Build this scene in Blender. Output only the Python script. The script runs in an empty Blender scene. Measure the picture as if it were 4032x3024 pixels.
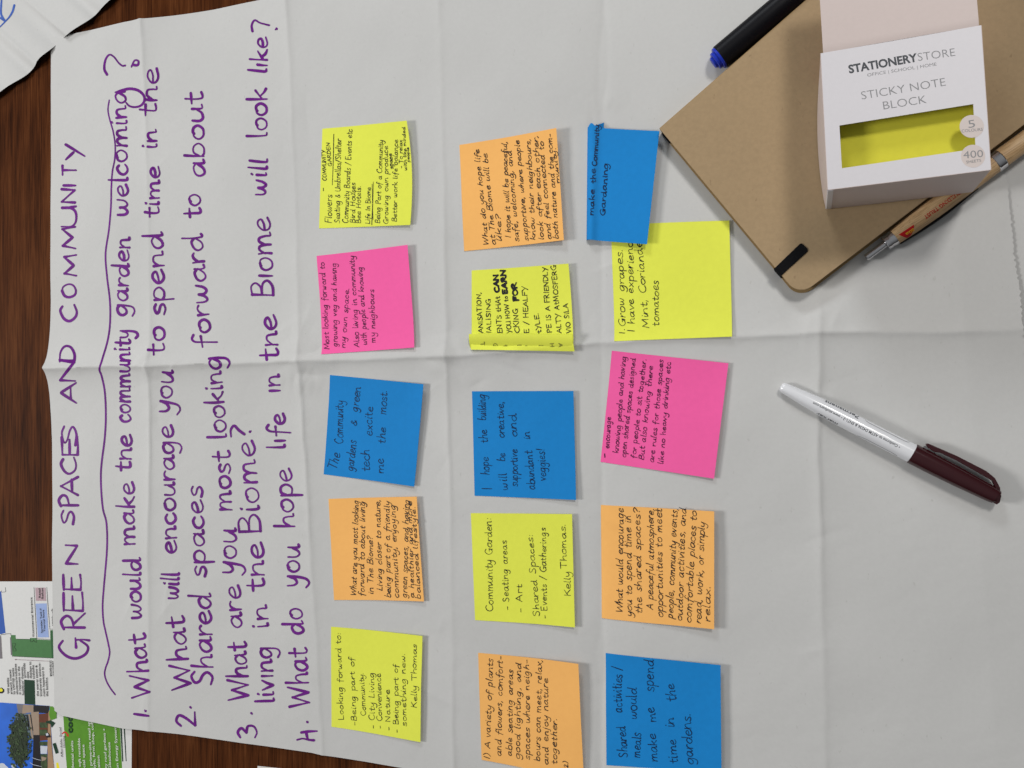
import bpy, bmesh, math, random
import numpy as np
from mathutils import Vector, Matrix

random.seed(7)
rng = np.random.default_rng(11)
SC = bpy.context.scene
COL = SC.collection
MM = 0.001

# ------------------------------------------------------------------ camera
F, TILT, Z0 = 3232.0, math.radians(20.0), 563.0          # focal length in photo pixels, tilt, mm
ST, CT = math.sin(TILT), math.cos(TILT)
CAM = np.array([Z0 * ST, 0.0, Z0 * CT])
cam_d = bpy.data.cameras.new('camera')
cam_d.sensor_width = 36.0
cam_d.lens = F / 4032 * 36.0
cam_d.clip_start = 0.01
cam_d.clip_end = 50.0
cam = bpy.data.objects.new('camera', cam_d)
COL.objects.link(cam)
cam.location = CAM * MM
cam.rotation_euler = (0, TILT, 0)
SC.camera = cam

# ------------------------------------------------------------------ light
world = bpy.data.worlds.new('World')
SC.world = world
world.use_nodes = True
bg = world.node_tree.nodes['Background']
# a plain room: pale ceiling above, dimmer walls towards the horizon
_nt = world.node_tree
_tc = _nt.nodes.new('ShaderNodeTexCoord')
_sp = _nt.nodes.new('ShaderNodeSeparateXYZ')
_rm = _nt.nodes.new('ShaderNodeValToRGB')
_rm.color_ramp.elements[0].position = 0.10
_rm.color_ramp.elements[0].color = (0.10, 0.095, 0.09, 1)
_rm.color_ramp.elements[1].position = 0.95
_rm.color_ramp.elements[1].color = (0.96, 0.98, 1.0, 1)
_nt.links.new(_tc.outputs['Generated'], _sp.inputs[0])
_nt.links.new(_sp.outputs['Z'], _rm.inputs['Fac'])
_nt.links.new(_rm.outputs['Color'], bg.inputs['Color'])
bg.inputs['Strength'].default_value = 0.24


def area(name, loc, size, power, color, size_y=None):
    d = bpy.data.lights.new(name, 'AREA')
    d.energy = power
    d.color = color
    d.size = size
    if size_y:
        d.shape = 'RECTANGLE'
        d.size_y = size_y
    o = bpy.data.objects.new(name, d)
    COL.objects.link(o)
    o.location = loc
    v = Vector((0, 0, 0)) - Vector(loc)
    o.rotation_euler = v.to_track_quat('-Z', 'Y').to_euler()
    return o


area('ceiling_lamp', (-1.75, -0.1, 1.20), 0.46, 24.5, (1.0, 0.985, 0.965))
area('ceiling_lamp', (0.80, 1.05, 1.55), 0.30, 15.0, (1.0, 0.965, 0.92), 0.30)
area('ceiling_lamp', (-0.35, 1.75, 1.0), 0.40, 11.0, (0.93, 0.97, 1.0), 0.35)

SC.view_settings.view_transform = 'Standard'
SC.view_settings.look = 'None'
SC.view_settings.exposure = 0.0
SC.view_settings.gamma = 1.0
SC.view_settings.use_curve_mapping = False
SC.cycles.max_bounces = 6


# ------------------------------------------------------------------ projection helpers
def unproj(px, py, z=0.0):
    """photo pixel -> table point (mm) at height z"""
    px = np.asarray(px, float); py = np.asarray(py, float)
    cx = (px - 2016) / F; cy = -(py - 1512) / F
    dx = cx * CT - ST; dy = cy; dz = -cx * ST - CT
    k = (z - CAM[2]) / dz
    return np.stack([CAM[0] + k * dx, CAM[1] + k * dy, np.zeros_like(px) + z], -1)


def proj(W):
    d = W - CAM
    X = d[..., 0] * CT - d[..., 2] * ST
    Y = d[..., 1]
    Z = -(d[..., 0] * ST + d[..., 2] * CT)
    return np.stack([2016 + F * X / Z, 1512 - F * Y / Z], -1)


class View:
    """turns coordinates read off an enlarged crop into photo pixels"""
    def __init__(s, ox, oy, k): s.ox, s.oy, s.k = ox, oy, k
    def __call__(s, x, y): return (s.ox + x * s.k, s.oy + y * s.k)
    def pts(s, l): return [s(*p) for p in l]


ID = View(0, 0, 1)
V1 = View(0, 0, 1300 / 2157); V2 = View(0, 1000, 1300 / 2157); V3 = View(0, 2000, 1300 / 2106)
VA = View(1200, 400, 1100 / 1825); VB = View(1200, 1350, 1100 / 2147); VC = View(1200, 1900, 1100 / 1624)
VD = View(2200, 400, 900 / 1493); VE = View(2200, 1300, 900 / 1866); VF = View(2200, 1900, 900 / 1328)
VP5 = View(0, 2240, 520 / 1100); VP6 = View(0, 2260, 300 / 1310); VP7 = View(0, 2640, 520 / 2212)
VX = View(3200, 0, 832 / 1605); VN = View(2560, 400, 800 / 1659); VK = View(3000, 1450, 1032 / 2212)
VQ = View(3340, 500, 692 / 1913); VM = View(2700, 0, 600 / 2212)


# ------------------------------------------------------------------ materials
def lin(c):
    c = c / 255.0
    return c / 12.92 if c <= 0.04045 else ((c + 0.055) / 1.055) ** 2.4


def srgb(r, g, b, k=1.0):
    return tuple(min(0.97, lin(v) * k) for v in (r, g, b))


def base_mat(name, rough=0.6, spec=0.3):
    m = bpy.data.materials.new(name)
    m.use_nodes = True
    nt = m.node_tree
    b = nt.nodes['Principled BSDF']
    b.inputs['Roughness'].default_value = rough
    b.inputs['Specular IOR Level'].default_value = spec
    return m, nt, b


def tex_noise(nt, scale, detail=3.0, rough=0.55, stretch=(1, 1, 1)):
    tc = nt.nodes.new('ShaderNodeTexCoord')
    mp = nt.nodes.new('ShaderNodeMapping')
    mp.inputs['Scale'].default_value = stretch
    n = nt.nodes.new('ShaderNodeTexNoise')
    n.inputs['Scale'].default_value = scale
    n.inputs['Detail'].default_value = detail
    n.inputs['Roughness'].default_value = rough
    nt.links.new(tc.outputs['Object'], mp.inputs['Vector'])
    nt.links.new(mp.outputs['Vector'], n.inputs['Vector'])
    return n


def ramp(nt, src, stops):
    r = nt.nodes.new('ShaderNodeValToRGB')
    e = r.color_ramp.elements
    while len(e) < len(stops): e.new(0.5)
    for i, (p, c) in enumerate(stops):
        e[i].position = p
        e[i].color = (*c, 1) if len(c) == 3 else c
    nt.links.new(src, r.inputs['Fac'])
    return r


def mul(c, k): return tuple(min(0.98, v * k) for v in c)


def paper_mat(name, col, var=0.035, scale=350.0, bump=0.06, rough=0.75, spec=0.2, cloud=0.03, fleck=None):
    m, nt, b = base_mat(name, rough, spec)
    n = tex_noise(nt, scale, 4.0)
    r = ramp(nt, n.outputs['Fac'], [(0.3, mul(col, 1 - var)), (0.7, mul(col, 1 + var))])
    n2 = tex_noise(nt, 9.0, 2.0)
    r2 = ramp(nt, n2.outputs['Fac'], [(0.3, (1 - cloud,) * 3), (0.7, (1.0,) * 3)])
    mx = nt.nodes.new('ShaderNodeMix'); mx.data_type = 'RGBA'; mx.blend_type = 'MULTIPLY'
    mx.inputs['Factor'].default_value = 1.0
    nt.links.new(r.outputs['Color'], mx.inputs['A'])
    nt.links.new(r2.outputs['Color'], mx.inputs['B'])
    out = mx.outputs['Result']
    if fleck:
        n3 = tex_noise(nt, 420.0, 2.0, 0.6, (1.0, 0.45, 1))
        r3 = ramp(nt, n3.outputs['Fac'], [(0.70, (0, 0, 0)), (0.76, (1, 1, 1))])
        mx2 = nt.nodes.new('ShaderNodeMix'); mx2.data_type = 'RGBA'
        nt.links.new(r3.outputs['Color'], mx2.inputs['Factor'])
        nt.links.new(out, mx2.inputs['A'])
        mx2.inputs['B'].default_value = (*fleck, 1)
        out = mx2.outputs['Result']
    nt.links.new(out, b.inputs['Base Color'])
    bp = nt.nodes.new('ShaderNodeBump')
    bp.inputs['Strength'].default_value = bump
    bp.inputs['Distance'].default_value = 0.0004
    nt.links.new(n.outputs['Fac'], bp.inputs['Height'])
    nt.links.new(bp.outputs['Normal'], b.inputs['Normal'])
    return m


def flat_mat(name, col, rough=0.6, spec=0.25, var=0.05, metallic=0.0, scale=220.0):
    m, nt, b = base_mat(name, rough, spec)
    n = tex_noise(nt, scale, 3.0)
    r = ramp(nt, n.outputs['Fac'], [(0.3, mul(col, 1 - var)), (0.7, mul(col, 1 + var))])
    nt.links.new(r.outputs['Color'], b.inputs['Base Color'])
    b.inputs['Metallic'].default_value = metallic
    return m


def wood_mat(name, dark, mid, light, sx, sy, rough, bump=0.1, spec=0.35, ang=None):
    m, nt, b = base_mat(name, rough, spec)
    fine = tex_noise(nt, 1.0, 5.0, 0.65, (sx, sy, sx))
    wide = tex_noise(nt, 1.0, 3.0, 0.5, (sx * 0.14, sy * 0.35, sx * 0.14))
    add = nt.nodes.new('ShaderNodeMath'); add.operation = 'MULTIPLY_ADD'
    add.inputs[1].default_value = 0.55
    nt.links.new(fine.outputs['Fac'], add.inputs[0])
    sc2 = nt.nodes.new('ShaderNodeMath'); sc2.operation = 'MULTIPLY'; sc2.inputs[1].default_value = 0.45
    nt.links.new(wide.outputs['Fac'], sc2.inputs[0])
    nt.links.new(sc2.outputs[0], add.inputs[2])
    r = ramp(nt, add.outputs[0], [(0.36, dark), (0.5, mid), (0.64, light)])
    pores = tex_noise(nt, 1.0, 2.0, 0.5, (sx * 2.6, sy * 1.6, sx * 2.6))
    rp = ramp(nt, pores.outputs['Fac'], [(0.30, (0.35, 0.33, 0.32)), (0.42, (1, 1, 1))])
    mx = nt.nodes.new('ShaderNodeMix'); mx.data_type = 'RGBA'; mx.blend_type = 'MULTIPLY'
    mx.inputs['Factor'].default_value = 0.85
    nt.links.new(r.outputs['Color'], mx.inputs['A'])
    nt.links.new(rp.outputs['Color'], mx.inputs['B'])
    nt.links.new(mx.outputs['Result'], b.inputs['Base Color'])
    if ang is not None:
        for nd in nt.nodes:
            if nd.bl_idname == 'ShaderNodeMapping':
                sc = nd.inputs['Scale'].default_value
                nd.vector_type = 'TEXTURE'
                nd.inputs['Scale'].default_value = tuple(1 / v for v in sc)
                nd.inputs['Rotation'].default_value = (0, 0, ang)
    bp = nt.nodes.new('ShaderNodeBump')
    bp.inputs['Strength'].default_value = bump
    bp.inputs['Distance'].default_value = 0.0003
    nt.links.new(fine.outputs['Fac'], bp.inputs['Height'])
    nt.links.new(bp.outputs['Normal'], b.inputs['Normal'])
    return m


PAPER = (0.575, 0.575, 0.566)
M_PAPER = paper_mat('flipchart_paper', PAPER, 0.016, 420.0, 0.02, cloud=0.06, fleck=(0.50, 0.50, 0.485))
M_WHITE = paper_mat('white_paper', (0.66, 0.66, 0.65), 0.02, cloud=0.02)
M_WOOD = wood_mat('dark_wood', (0.021, 0.0060, 0.0020), (0.070, 0.0205, 0.0058), (0.120, 0.040, 0.0125), 560.0, 20.0, 0.6, spec=0.03)
NOTE = {
    'yellow': paper_mat('yellow_note', (0.80, 0.85, 0.09), 0.02, 300, 0.04, cloud=0.08),
    'pink': paper_mat('pink_note', (0.95, 0.125, 0.40), 0.02, 300, 0.04, cloud=0.07),
    'blue': paper_mat('blue_note', (0.008, 0.23, 0.62), 0.03, 300, 0.04, cloud=0.10),
    'orange': paper_mat('orange_note', (0.97, 0.50, 0.145), 0.02, 300, 0.04, cloud=0.07),
}
M_PURPLE = flat_mat('purple_ink', (0.135, 0.013, 0.205), 0.6, 0.1, 0.18, scale=90)
M_BLUEINK = flat_mat('blue_ink', (0.055, 0.12, 0.42), 0.6, 0.2, 0.15)
M_INK = flat_mat('black_ink', (0.016, 0.015, 0.02), 0.6, 0.2, 0.1)
M_INKBLUE = flat_mat('dark_blue_ink', (0.012, 0.014, 0.06), 0.6, 0.2, 0.1)
M_INKPINK = flat_mat('ink_on_pink', (0.085, 0.012, 0.055), 0.6, 0.2, 0.3, scale=160)
M_INKNAVY = flat_mat('ink_on_blue', (0.006, 0.022, 0.075), 0.6, 0.2, 0.3, scale=160)
M_INKFADE = flat_mat('faded_ink', (0.27, 0.28, 0.05), 0.7, 0.1, 0.1)
M_KRAFT = paper_mat('kraft_card', (0.385, 0.275, 0.158), 0.05, 420, 0.12, cloud=0.08, fleck=(0.30, 0.21, 0.12))
M_KRAFTEDGE = paper_mat('kraft_edge', (0.31, 0.21, 0.10), 0.06, 420, 0.15)
M_PAGES = paper_mat('page_edges', (0.62, 0.56, 0.44), 0.08, 900, 0.2)
M_BLACK = flat_mat('black_plastic', (0.005, 0.005, 0.007), 0.42, 0.12, 0.05)
M_ELASTIC = flat_mat('black_elastic', (0.006, 0.006, 0.007), 0.85, 0.1, 0.3, scale=900)
M_BLUEPL = flat_mat('blue_plastic', (0.006, 0.028, 0.42), 0.35, 0.4, 0.03)
M_BOXWHITE = paper_mat('white_card', (0.69, 0.67, 0.70), 0.012, 500, 0.02, 0.45, 0.35, 0.015)
M_BOXPINK = paper_mat('blush_card', (0.60, 0.51, 0.485), 0.015, 500, 0.02, 0.5, 0.3, 0.04)
M_STICKER = paper_mat('blush_print', (0.66, 0.58, 0.55), 0.01, 500, 0.02, 0.5)
M_GREYTXT = flat_mat('grey_print', (0.27, 0.27, 0.28))
M_DARKTXT = flat_mat('charcoal_print', (0.075, 0.08, 0.09))
M_PAD = paper_mat('yellow_pad', (0.70, 0.66, 0.055), 0.02, 300, 0.03, cloud=0.03)
M_BAMBOO = wood_mat('bamboo', (0.38, 0.225, 0.105), (0.58, 0.39, 0.205), (0.68, 0.49, 0.285), 1500.0, 45.0, 0.45, ang=-math.radians(57))
M_CHROME = flat_mat('chrome', (0.66, 0.66, 0.68), 0.07, 0.5, 0.02, 1.0)
M_RED = flat_mat('red_print', (0.50, 0.008, 0.012))
M_LOGOYEL = flat_mat('logo_yellow', (0.85, 0.50, 0.03))
M_MWHITE = flat_mat('white_gloss_plastic', (0.74, 0.75, 0.78), 0.16, 0.5, 0.01)
M_MAROON = flat_mat('maroon_plastic', (0.036, 0.0065, 0.009), 0.11, 0.5, 0.05)


# ------------------------------------------------------------------ object helpers
def tag(o, label=None, cat=None, group=None, kind=None):
    if label: o['label'] = label
    if cat: o['category'] = cat
    if group: o['group'] = group
    if kind: o['kind'] = kind
    return o


def link(name, verts_mm, faces, mats, parent=None, smooth=True, origin=None, midx=None):
    me = bpy.data.meshes.new(name)
    V = np.asarray(verts_mm, float) * MM
    org = np.zeros(3)
    if parent is not None: org = np.array(parent.matrix_basis.translation) if parent.parent is None else \
        np.array(parent.matrix_basis.translation) + np.array(parent.parent.matrix_basis.translation)
    if origin is not None and parent is None: org = np.asarray(origin, float) * MM
    me.from_pydata((V - org).tolist(), [], faces)
    for m in (mats if isinstance(mats, (list, tuple)) else [mats]): me.materials.append(m)
    if midx is not None:
        me.polygons.foreach_set('material_index', midx)
    if smooth:
        me.polygons.foreach_set('use_smooth', [True] * len(me.polygons))
    me.update()
    o = bpy.data.objects.new(name, me)
    COL.objects.link(o)
    if parent is not None:
        o.parent = parent
    else:
        o.location = org
    return o


def empty(name, loc_mm):
    o = bpy.data.objects.new(name, None)
    o.empty_display_size = 0.01
    COL.objects.link(o)
    o.location = np.asarray(loc_mm, float) * MM
    return o


def solidify(o, t_mm, offset=-1):
    md = o.modifiers.new('thickness', 'SOLIDIFY')
    md.thickness = t_mm * MM
    md.offset = offset
    es = o.modifiers.new('rim', 'EDGE_SPLIT'); es.split_angle = math.radians(60)
    return o


class Surf:
    """a sheet: grid of points W[i,j] in mm, evaluated exactly as it is triangulated"""
    def __init__(self, W):
        self.W = W
        self.nu, self.nv = W.shape[:2]
        self.P = proj(W)

    def _ev(self, A, s, t):
        a = np.clip(s, 0, 1) * (self.nu - 1); b = np.clip(t, 0, 1) * (self.nv - 1)
        i = np.minimum(a.astype(int), self.nu - 2); j = np.minimum(b.astype(int), self.nv - 2)
        fx = (s * (self.nu - 1) - i)[..., None]; fy = (t * (self.nv - 1) - j)[..., None]
        A00, A10, A11, A01 = A[i, j], A[i + 1, j], A[i + 1, j + 1], A[i, j + 1]
        lo = A00 + fx * (A10 - A00) + fy * (A11 - A10)
        hi = A00 + fy * (A01 - A00) + fx * (A11 - A01)
        return np.where(fx >= fy, lo, hi)

    def at(self, s, t): return self._ev(self.W, s, t)

    def solve(self, px):
        """(s,t) whose projection is the photo pixel px"""
        px = np.asarray(px, float)
        s = np.full(len(px), 0.5); t = np.full(len(px), 0.5)
        e = 0.004
        for k in range(14):
            P = proj(self.at(s, t))
            r = px - P
            s2 = np.where(s > 0.5, s - e, s + e); t2 = np.where(t > 0.5, t - e, t + e)
            Js = (proj(self.at(s2, t)) - P) / (s2 - s)[:, None]
            Jt = (proj(self.at(s, t2)) - P) / (t2 - t)[:, None]
            det = Js[:, 0] * Jt[:, 1] - Js[:, 1] * Jt[:, 0]
            ds = (r[:, 0] * Jt[:, 1] - r[:, 1] * Jt[:, 0]) / det
            dt = (Js[:, 0] * r[:, 1] - Js[:, 1] * r[:, 0]) / det
            lim = 0.5 if k < 3 else 0.1
            s = np.clip(s + np.clip(ds, -lim, lim), -0.02, 1.02)
            t = np.clip(t + np.clip(dt, -lim, lim), -0.02, 1.02)
        return s, t

    def drape(self, px, lift):
        s, t = self.solve(px)
        W = self.at(s, t).copy()
        W[:, 2] += lift
        return W

    def mesh(self, name, mat, parent=None, thick=0.12, origin=None):
        nu, nv = self.nu, self.nv
        idx = np.arange(nu * nv).reshape(nu, nv)
        a, b, c, d = idx[:-1, :-1].ravel(), idx[1:, :-1].ravel(), idx[1:, 1:].ravel(), idx[:-1, 1:].ravel()
        f = np.concatenate([np.stack([a, b, c], 1), np.stack([a, c, d], 1)])
        # keep normals up
        W = self.W
        n = np.cross(W[1, 0] - W[0, 0], W[0, 1] - W[0, 0])
        if n[2] < 0: f = f[:, ::-1]
        o = link(name, W.reshape(-1, 3), f.tolist(), mat, parent, True, origin)
        if thick: solidify(o, thick)
        return o


# ------------------------------------------------------------------ handwriting: a single-stroke alphabet
def S(*p): return ('s', p)
def L(*p): return ('l', p)


BOWL = ((.72, .80), (.5, 1.0), (.17, .82), (.05, .42), (.22, .03), (.5, .12), (.74, .62))
G = {
 'a': (.98, [S(*BOWL), S((.75, .98), (.74, .4), (.80, .06), (.98, .10))]),
 'b': (.9, [S((.12, 1.85), (.10, .9), (.10, .05)), S((.10, .5), (.30, .95), (.64, .95), (.80, .5), (.60, .05), (.28, 0), (.1, .16))]),
 'c': (.78, [S((.68, .82), (.45, 1.0), (.12, .76), (.06, .35), (.30, 0), (.55, .03), (.75, .2))]),
 'd': (1.0, [S(*BOWL), S((.78, 1.85), (.76, .9), (.78, .1), (.86, .02), (.98, .1))]),
 'e': (.86, [S((.10, .46), (.45, .52), (.72, .72), (.60, .97), (.32, .96), (.07, .58), (.14, .16), (.42, 0), (.84, .2))]),
 'f': (.72, [S((.74, 1.62), (.52, 1.82), (.33, 1.5), (.30, .6), (.26, -.55)), S((.04, .86), (.66, .95))]),
 'g': (.98, [S(*BOWL), S((.76, .98), (.77, .1), (.68, -.58), (.38, -.82), (.05, -.62))]),
 'h': (.88, [S((.12, 1.85), (.10, .9), (.09, 0)), S((.10, .45), (.34, .93), (.62, .92), (.70, .5), (.72, .08), (.86, .06))]),
 'i': (.36, [S((.14, 1.0), (.13, .4), (.16, .04), (.30, .06)), S((.17, 1.42), (.21, 1.5))]),
 'j': (.4, [S((.22, 1.0), (.22, 0), (.12, -.65), (-.15, -.72)), S((.23, 1.42), (.27, 1.5))]),
 'k': (.84, [S((.12, 1.85), (.10, .9), (.10, 0)), L((.70, 1.0), (.14, .44)), S((.30, .58), (.55, .2), (.82, .02))]),
 'l': (.36, [S((.14, 1.85), (.12, .9), (.14, .1), (.30, .04))]),
 'm': (1.36, [S((.08, 1.0), (.10, .5), (.10, 0)), S((.10, .5), (.30, .93), (.52, .9), (.60, .45), (.60, .02)),
              S((.60, .5), (.80, .93), (1.04, .9), (1.12, .45), (1.14, .06), (1.32, .08))]),
 'n': (.92, [S((.08, 1.0), (.10, .5), (.10, 0)), S((.10, .48), (.34, .94), (.62, .9), (.70, .45), (.72, .06), (.88, .08))]),
 'o': (.9, [S((.52, 1.0), (.18, .88), (.05, .46), (.26, .03), (.62, .06), (.82, .5), (.70, .92), (.45, .99), (.34, .86))]),
 'p': (.9, [S((.10, 1.0), (.10, 0), (.08, -.85)), S((.10, .5), (.30, .96), (.64, .95), (.80, .5), (.60, .06), (.28, .02), (.1, .2))]),
 'q': (.9, [S(*BOWL), S((.75, 1.0), (.75, 0), (.74, -.85), (.95, -.6))]),
 'r': (.64, [S((.08, 1.0), (.10, .5), (.10, 0)), S((.10, .5), (.28, .9), (.48, 1.0), (.62, .9))]),
 's': (.72, [S((.64, .88), (.42, 1.02), (.14, .86), (.22, .6), (.54, .42), (.62, .16), (.36, -.02), (.04, .12))]),
 't': (.68, [S((.30, 1.55), (.28, .7), (.30, .12), (.46, 0), (.66, .12)), S((.02, 1.0), (.62, 1.05))]),
 'u': (.94, [S((.08, 1.0), (.08, .35), (.24, .02), (.50, .12), (.70, .6)), S((.73, 1.0), (.72, .35), (.78, .04), (.94, .1))]),
 'v': (.8, [L((.05, 1.0), (.36, .02)), S((.36, .02), (.55, .55), (.74, 1.0))]),
 'w': (1.2, [S((.06, 1.0), (.10, .3), (.28, .03), (.48, .3), (.56, .8)), S((.56, .8), (.60, .3), (.78, .03), (1.0, .35), (1.08, 1.0))]),
 'x': (.8, [S((.06, .98), (.4, .5), (.76, .02)), L((.72, 1.0), (.06, 0))]),
 'y': (.9, [S((.08, 1.0), (.12, .45), (.34, .2), (.60, .42), (.72, .8)), S((.75, 1.0), (.72, .1), (.60, -.6), (.30, -.85), (.0, -.6))]),
 'z': (.8, [L((.08, .96), (.7, .96)), L((.7, .96), (.06, .02)), L((.06, .02), (.74, .04))]),
 'A': (1.2, [L((.05, 0), (.58, 1.75)), L((.58, 1.75), (1.10, 0)), L((.24, .62), (.96, .66))]),
 'B': (1.05, [L((.12, 1.75), (.10, 0)), S((.1, 1.72), (.6, 1.76), (.82, 1.4), (.55, 1.0), (.15, .92)), S((.15, .92), (.75, .85), (.95, .42), (.65, .03), (.1, 0))]),
 'C': (1.15, [S((1.0, 1.55), (.68, 1.78), (.22, 1.4), (.06, .8), (.28, .15), (.65, -.02), (1.08, .25))]),
 'D': (1.2, [L((.14, 1.72), (.12, .02)), S((.04, 1.7), (.65, 1.62), (1.08, 1.1), (1.0, .45), (.55, .03), (.06, .02))]),
 'E': (1.0, [L((.14, 1.72), (.12, .02)), L((.12, 1.72), (.92, 1.76)), L((.13, .92), (.78, .95)), S((.12, .02), (.5, 0), (.94, .08))]),
 'F': (.95, [L((.14, 1.75), (.12, -.05)), L((.12, 1.74), (.92, 1.78)), L((.13, .95), (.74, .98))]),
 'G': (1.2, [S((.98, 1.55), (.62, 1.78), (.2, 1.35), (.06, .75), (.28, .15), (.68, .0), (1.0, .45)), L((.62, .72), (1.1, .74)), S((1.02, .72), (1.02, .3), (.98, -.1))]),
 'H': (1.15, [L((.12, 1.75), (.10, 0)), L((1.0, 1.75), (.98, 0)), L((.1, .9), (1.0, .92))]),
 'I': (.4, [L((.18, 1.75), (.16, 0))]),
 'J': (.8, [S((.6, 1.75), (.58, .5), (.4, .02), (.1, .2)), L((.2, 1.75), (.9, 1.75))]),
 'K': (1.05, [L((.12, 1.75), (.10, 0)), L((.9, 1.75), (.14, .8)), S((.35, 1.05), (.7, .4), (1.0, .0))]),
 'L': (.95, [S((.16, 1.75), (.14, .8), (.12, .05)), L((.12, .05), (.88, .04))]),
 'M': (1.45, [L((.08, 0), (.22, 1.72)), L((.22, 1.72), (.70, .35)), L((.70, .35), (1.2, 1.75)), L((1.2, 1.75), (1.34, 0))]),
 'N': (1.25, [L((.12, 0), (.14, 1.72)), L((.14, 1.72), (1.02, .05)), L((1.02, .05), (1.06, 1.75))]),
 'O': (1.25, [S((.6, 1.76), (.2, 1.45), (.06, .85), (.25, .18), (.65, 0), (1.05, .35), (1.14, .95), (.92, 1.58), (.56, 1.74))]),
 'P': (1.0, [L((.14, 1.72), (.12, -.05)), S((.02, 1.6), (.5, 1.82), (.88, 1.5), (.75, 1.05), (.14, .82))]),
 'R': (1.1, [L((.14, 1.72), (.12, 0)), S((.02, 1.6), (.5, 1.82), (.85, 1.45), (.7, 1.05), (.14, .86)), L((.35, .88), (1.02, .02))]),
 'S': (1.0, [S((.88, 1.5), (.58, 1.78), (.2, 1.5), (.3, 1.1), (.68, .8), (.84, .4), (.55, .0), (.08, .15))]),
 'T': (1.1, [L((.55, 1.72), (.52, 0)), L((.02, 1.72), (1.08, 1.74))]),
 'U': (1.15, [S((.10, 1.75), (.10, .6), (.35, .02), (.75, .05), (1.0, .6), (1.02, 1.75)), L((1.02, 1.0), (1.06, .02))]),
 'V': (1.1, [L((.05, 1.75), (.52, 0)), L((.52, 0), (1.02, 1.75))]),
 'W': (1.65, [L((.06, 1.72), (.36, .02)), L((.36, .02), (.80, 1.4)), L((.80, 1.4), (1.15, .02)), L((1.15, .02), (1.58, 1.75))]),
 'Y': (1.1, [L((.05, 1.75), (.55, .85)), L((1.05, 1.78), (.30, -.4))]),
 '1': (.5, [L((.2, 1.7), (.2, 0))]),
 '2': (1.05, [S((.08, 1.35), (.4, 1.75), (.8, 1.5), (.6, .85), (.08, .04)), L((.08, .04), (.98, .06))]),
 '3': (1.0, [S((.1, 1.6), (.5, 1.78), (.8, 1.4), (.42, .98)), S((.42, .98), (.9, .75), (.85, .2), (.4, -.02), (.05, .2))]),
 '4': (1.0, [S((.15, 1.7), (.08, .9), (.3, .72), (.9, .75)), L((.75, 1.6), (.7, 0))]),
 '.': (.36, [S((.10, .05), (.17, .10))]),
 ',': (.4, [S((.20, .12), (.16, -.1), (.04, -.3))]),
 ':': (.4, [S((.15, .1), (.2, .15)), S((.18, .8), (.23, .85))]),
 '-': (.75, [L((.08, .5), (.62, .53))]),
 '/': (.7, [L((.02, -.25), (.62, 1.85))]),
 '!': (.4, [L((.25, 1.8), (.18, .5)), S((.14, .08), (.18, .12))]),
 '?': (.85, [S((.08, 1.4), (.35, 1.75), (.72, 1.5), (.55, 1.0), (.34, .72), (.34, .5)), S((.3, .08), (.36, .12))]),
 ')': (.5, [S((.08, 1.8), (.38, 1.1), (.36, .4), (.04, -.3))]),
 '&': (1.0, [S((.9, .1), (.35, .9), (.3, 1.4), (.55, 1.5), (.6, 1.2), (.15, .6), (.12, .15), (.45, 0), (.85, .6))]),
 "'": (.3, [L((.15, 1.8), (.12, 1.4))]),
 ' ': (.62, []),
}
# the purple writer leaves the h without a tall stem in "the" and closes k like a c
G['ħ'] = (.88, [S((.10, 1.1), (.10, .5), (.09, 0)), S((.10, .45), (.34, .93), (.62, .92), (.70, .5), (.72, .08), (.86, .06))])
G['ĝ'] = (.98, [S(*BOWL), S((.76, .98), (.80, .5), (.84, .1))])
G['ı'] = (.34, [S((.14, 1.0), (.13, .4), (.14, .02))])


def crom(p, n):
    p = np.asarray(p, float)
    if len(p) < 3: 
        k = np.linspace(0, 1, 4)[:, None]
        return p[0] * (1 - k) + p[1] * k
    q = np.vstack([2 * p[0] - p[1], p, 2 * p[-1] - p[-2]])
    out = []
    for i in range(1, len(q) - 2):
        a, b, c, d = q[i - 1], q[i], q[i + 1], q[i + 2]
        for t in np.linspace(0, 1, n, endpoint=False):
            out.append(.5 * ((2 * b) + (c - a) * t + (2 * a - 5 * b + 4 * c - d) * t * t + (3 * b - a - 3 * c + d) * t ** 3))
    out.append(p[-1])
    return np.array(out)


JOIN_IN = set('imnpruvwyj'); JOIN_OUT = set('acdehiklmntu')


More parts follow.
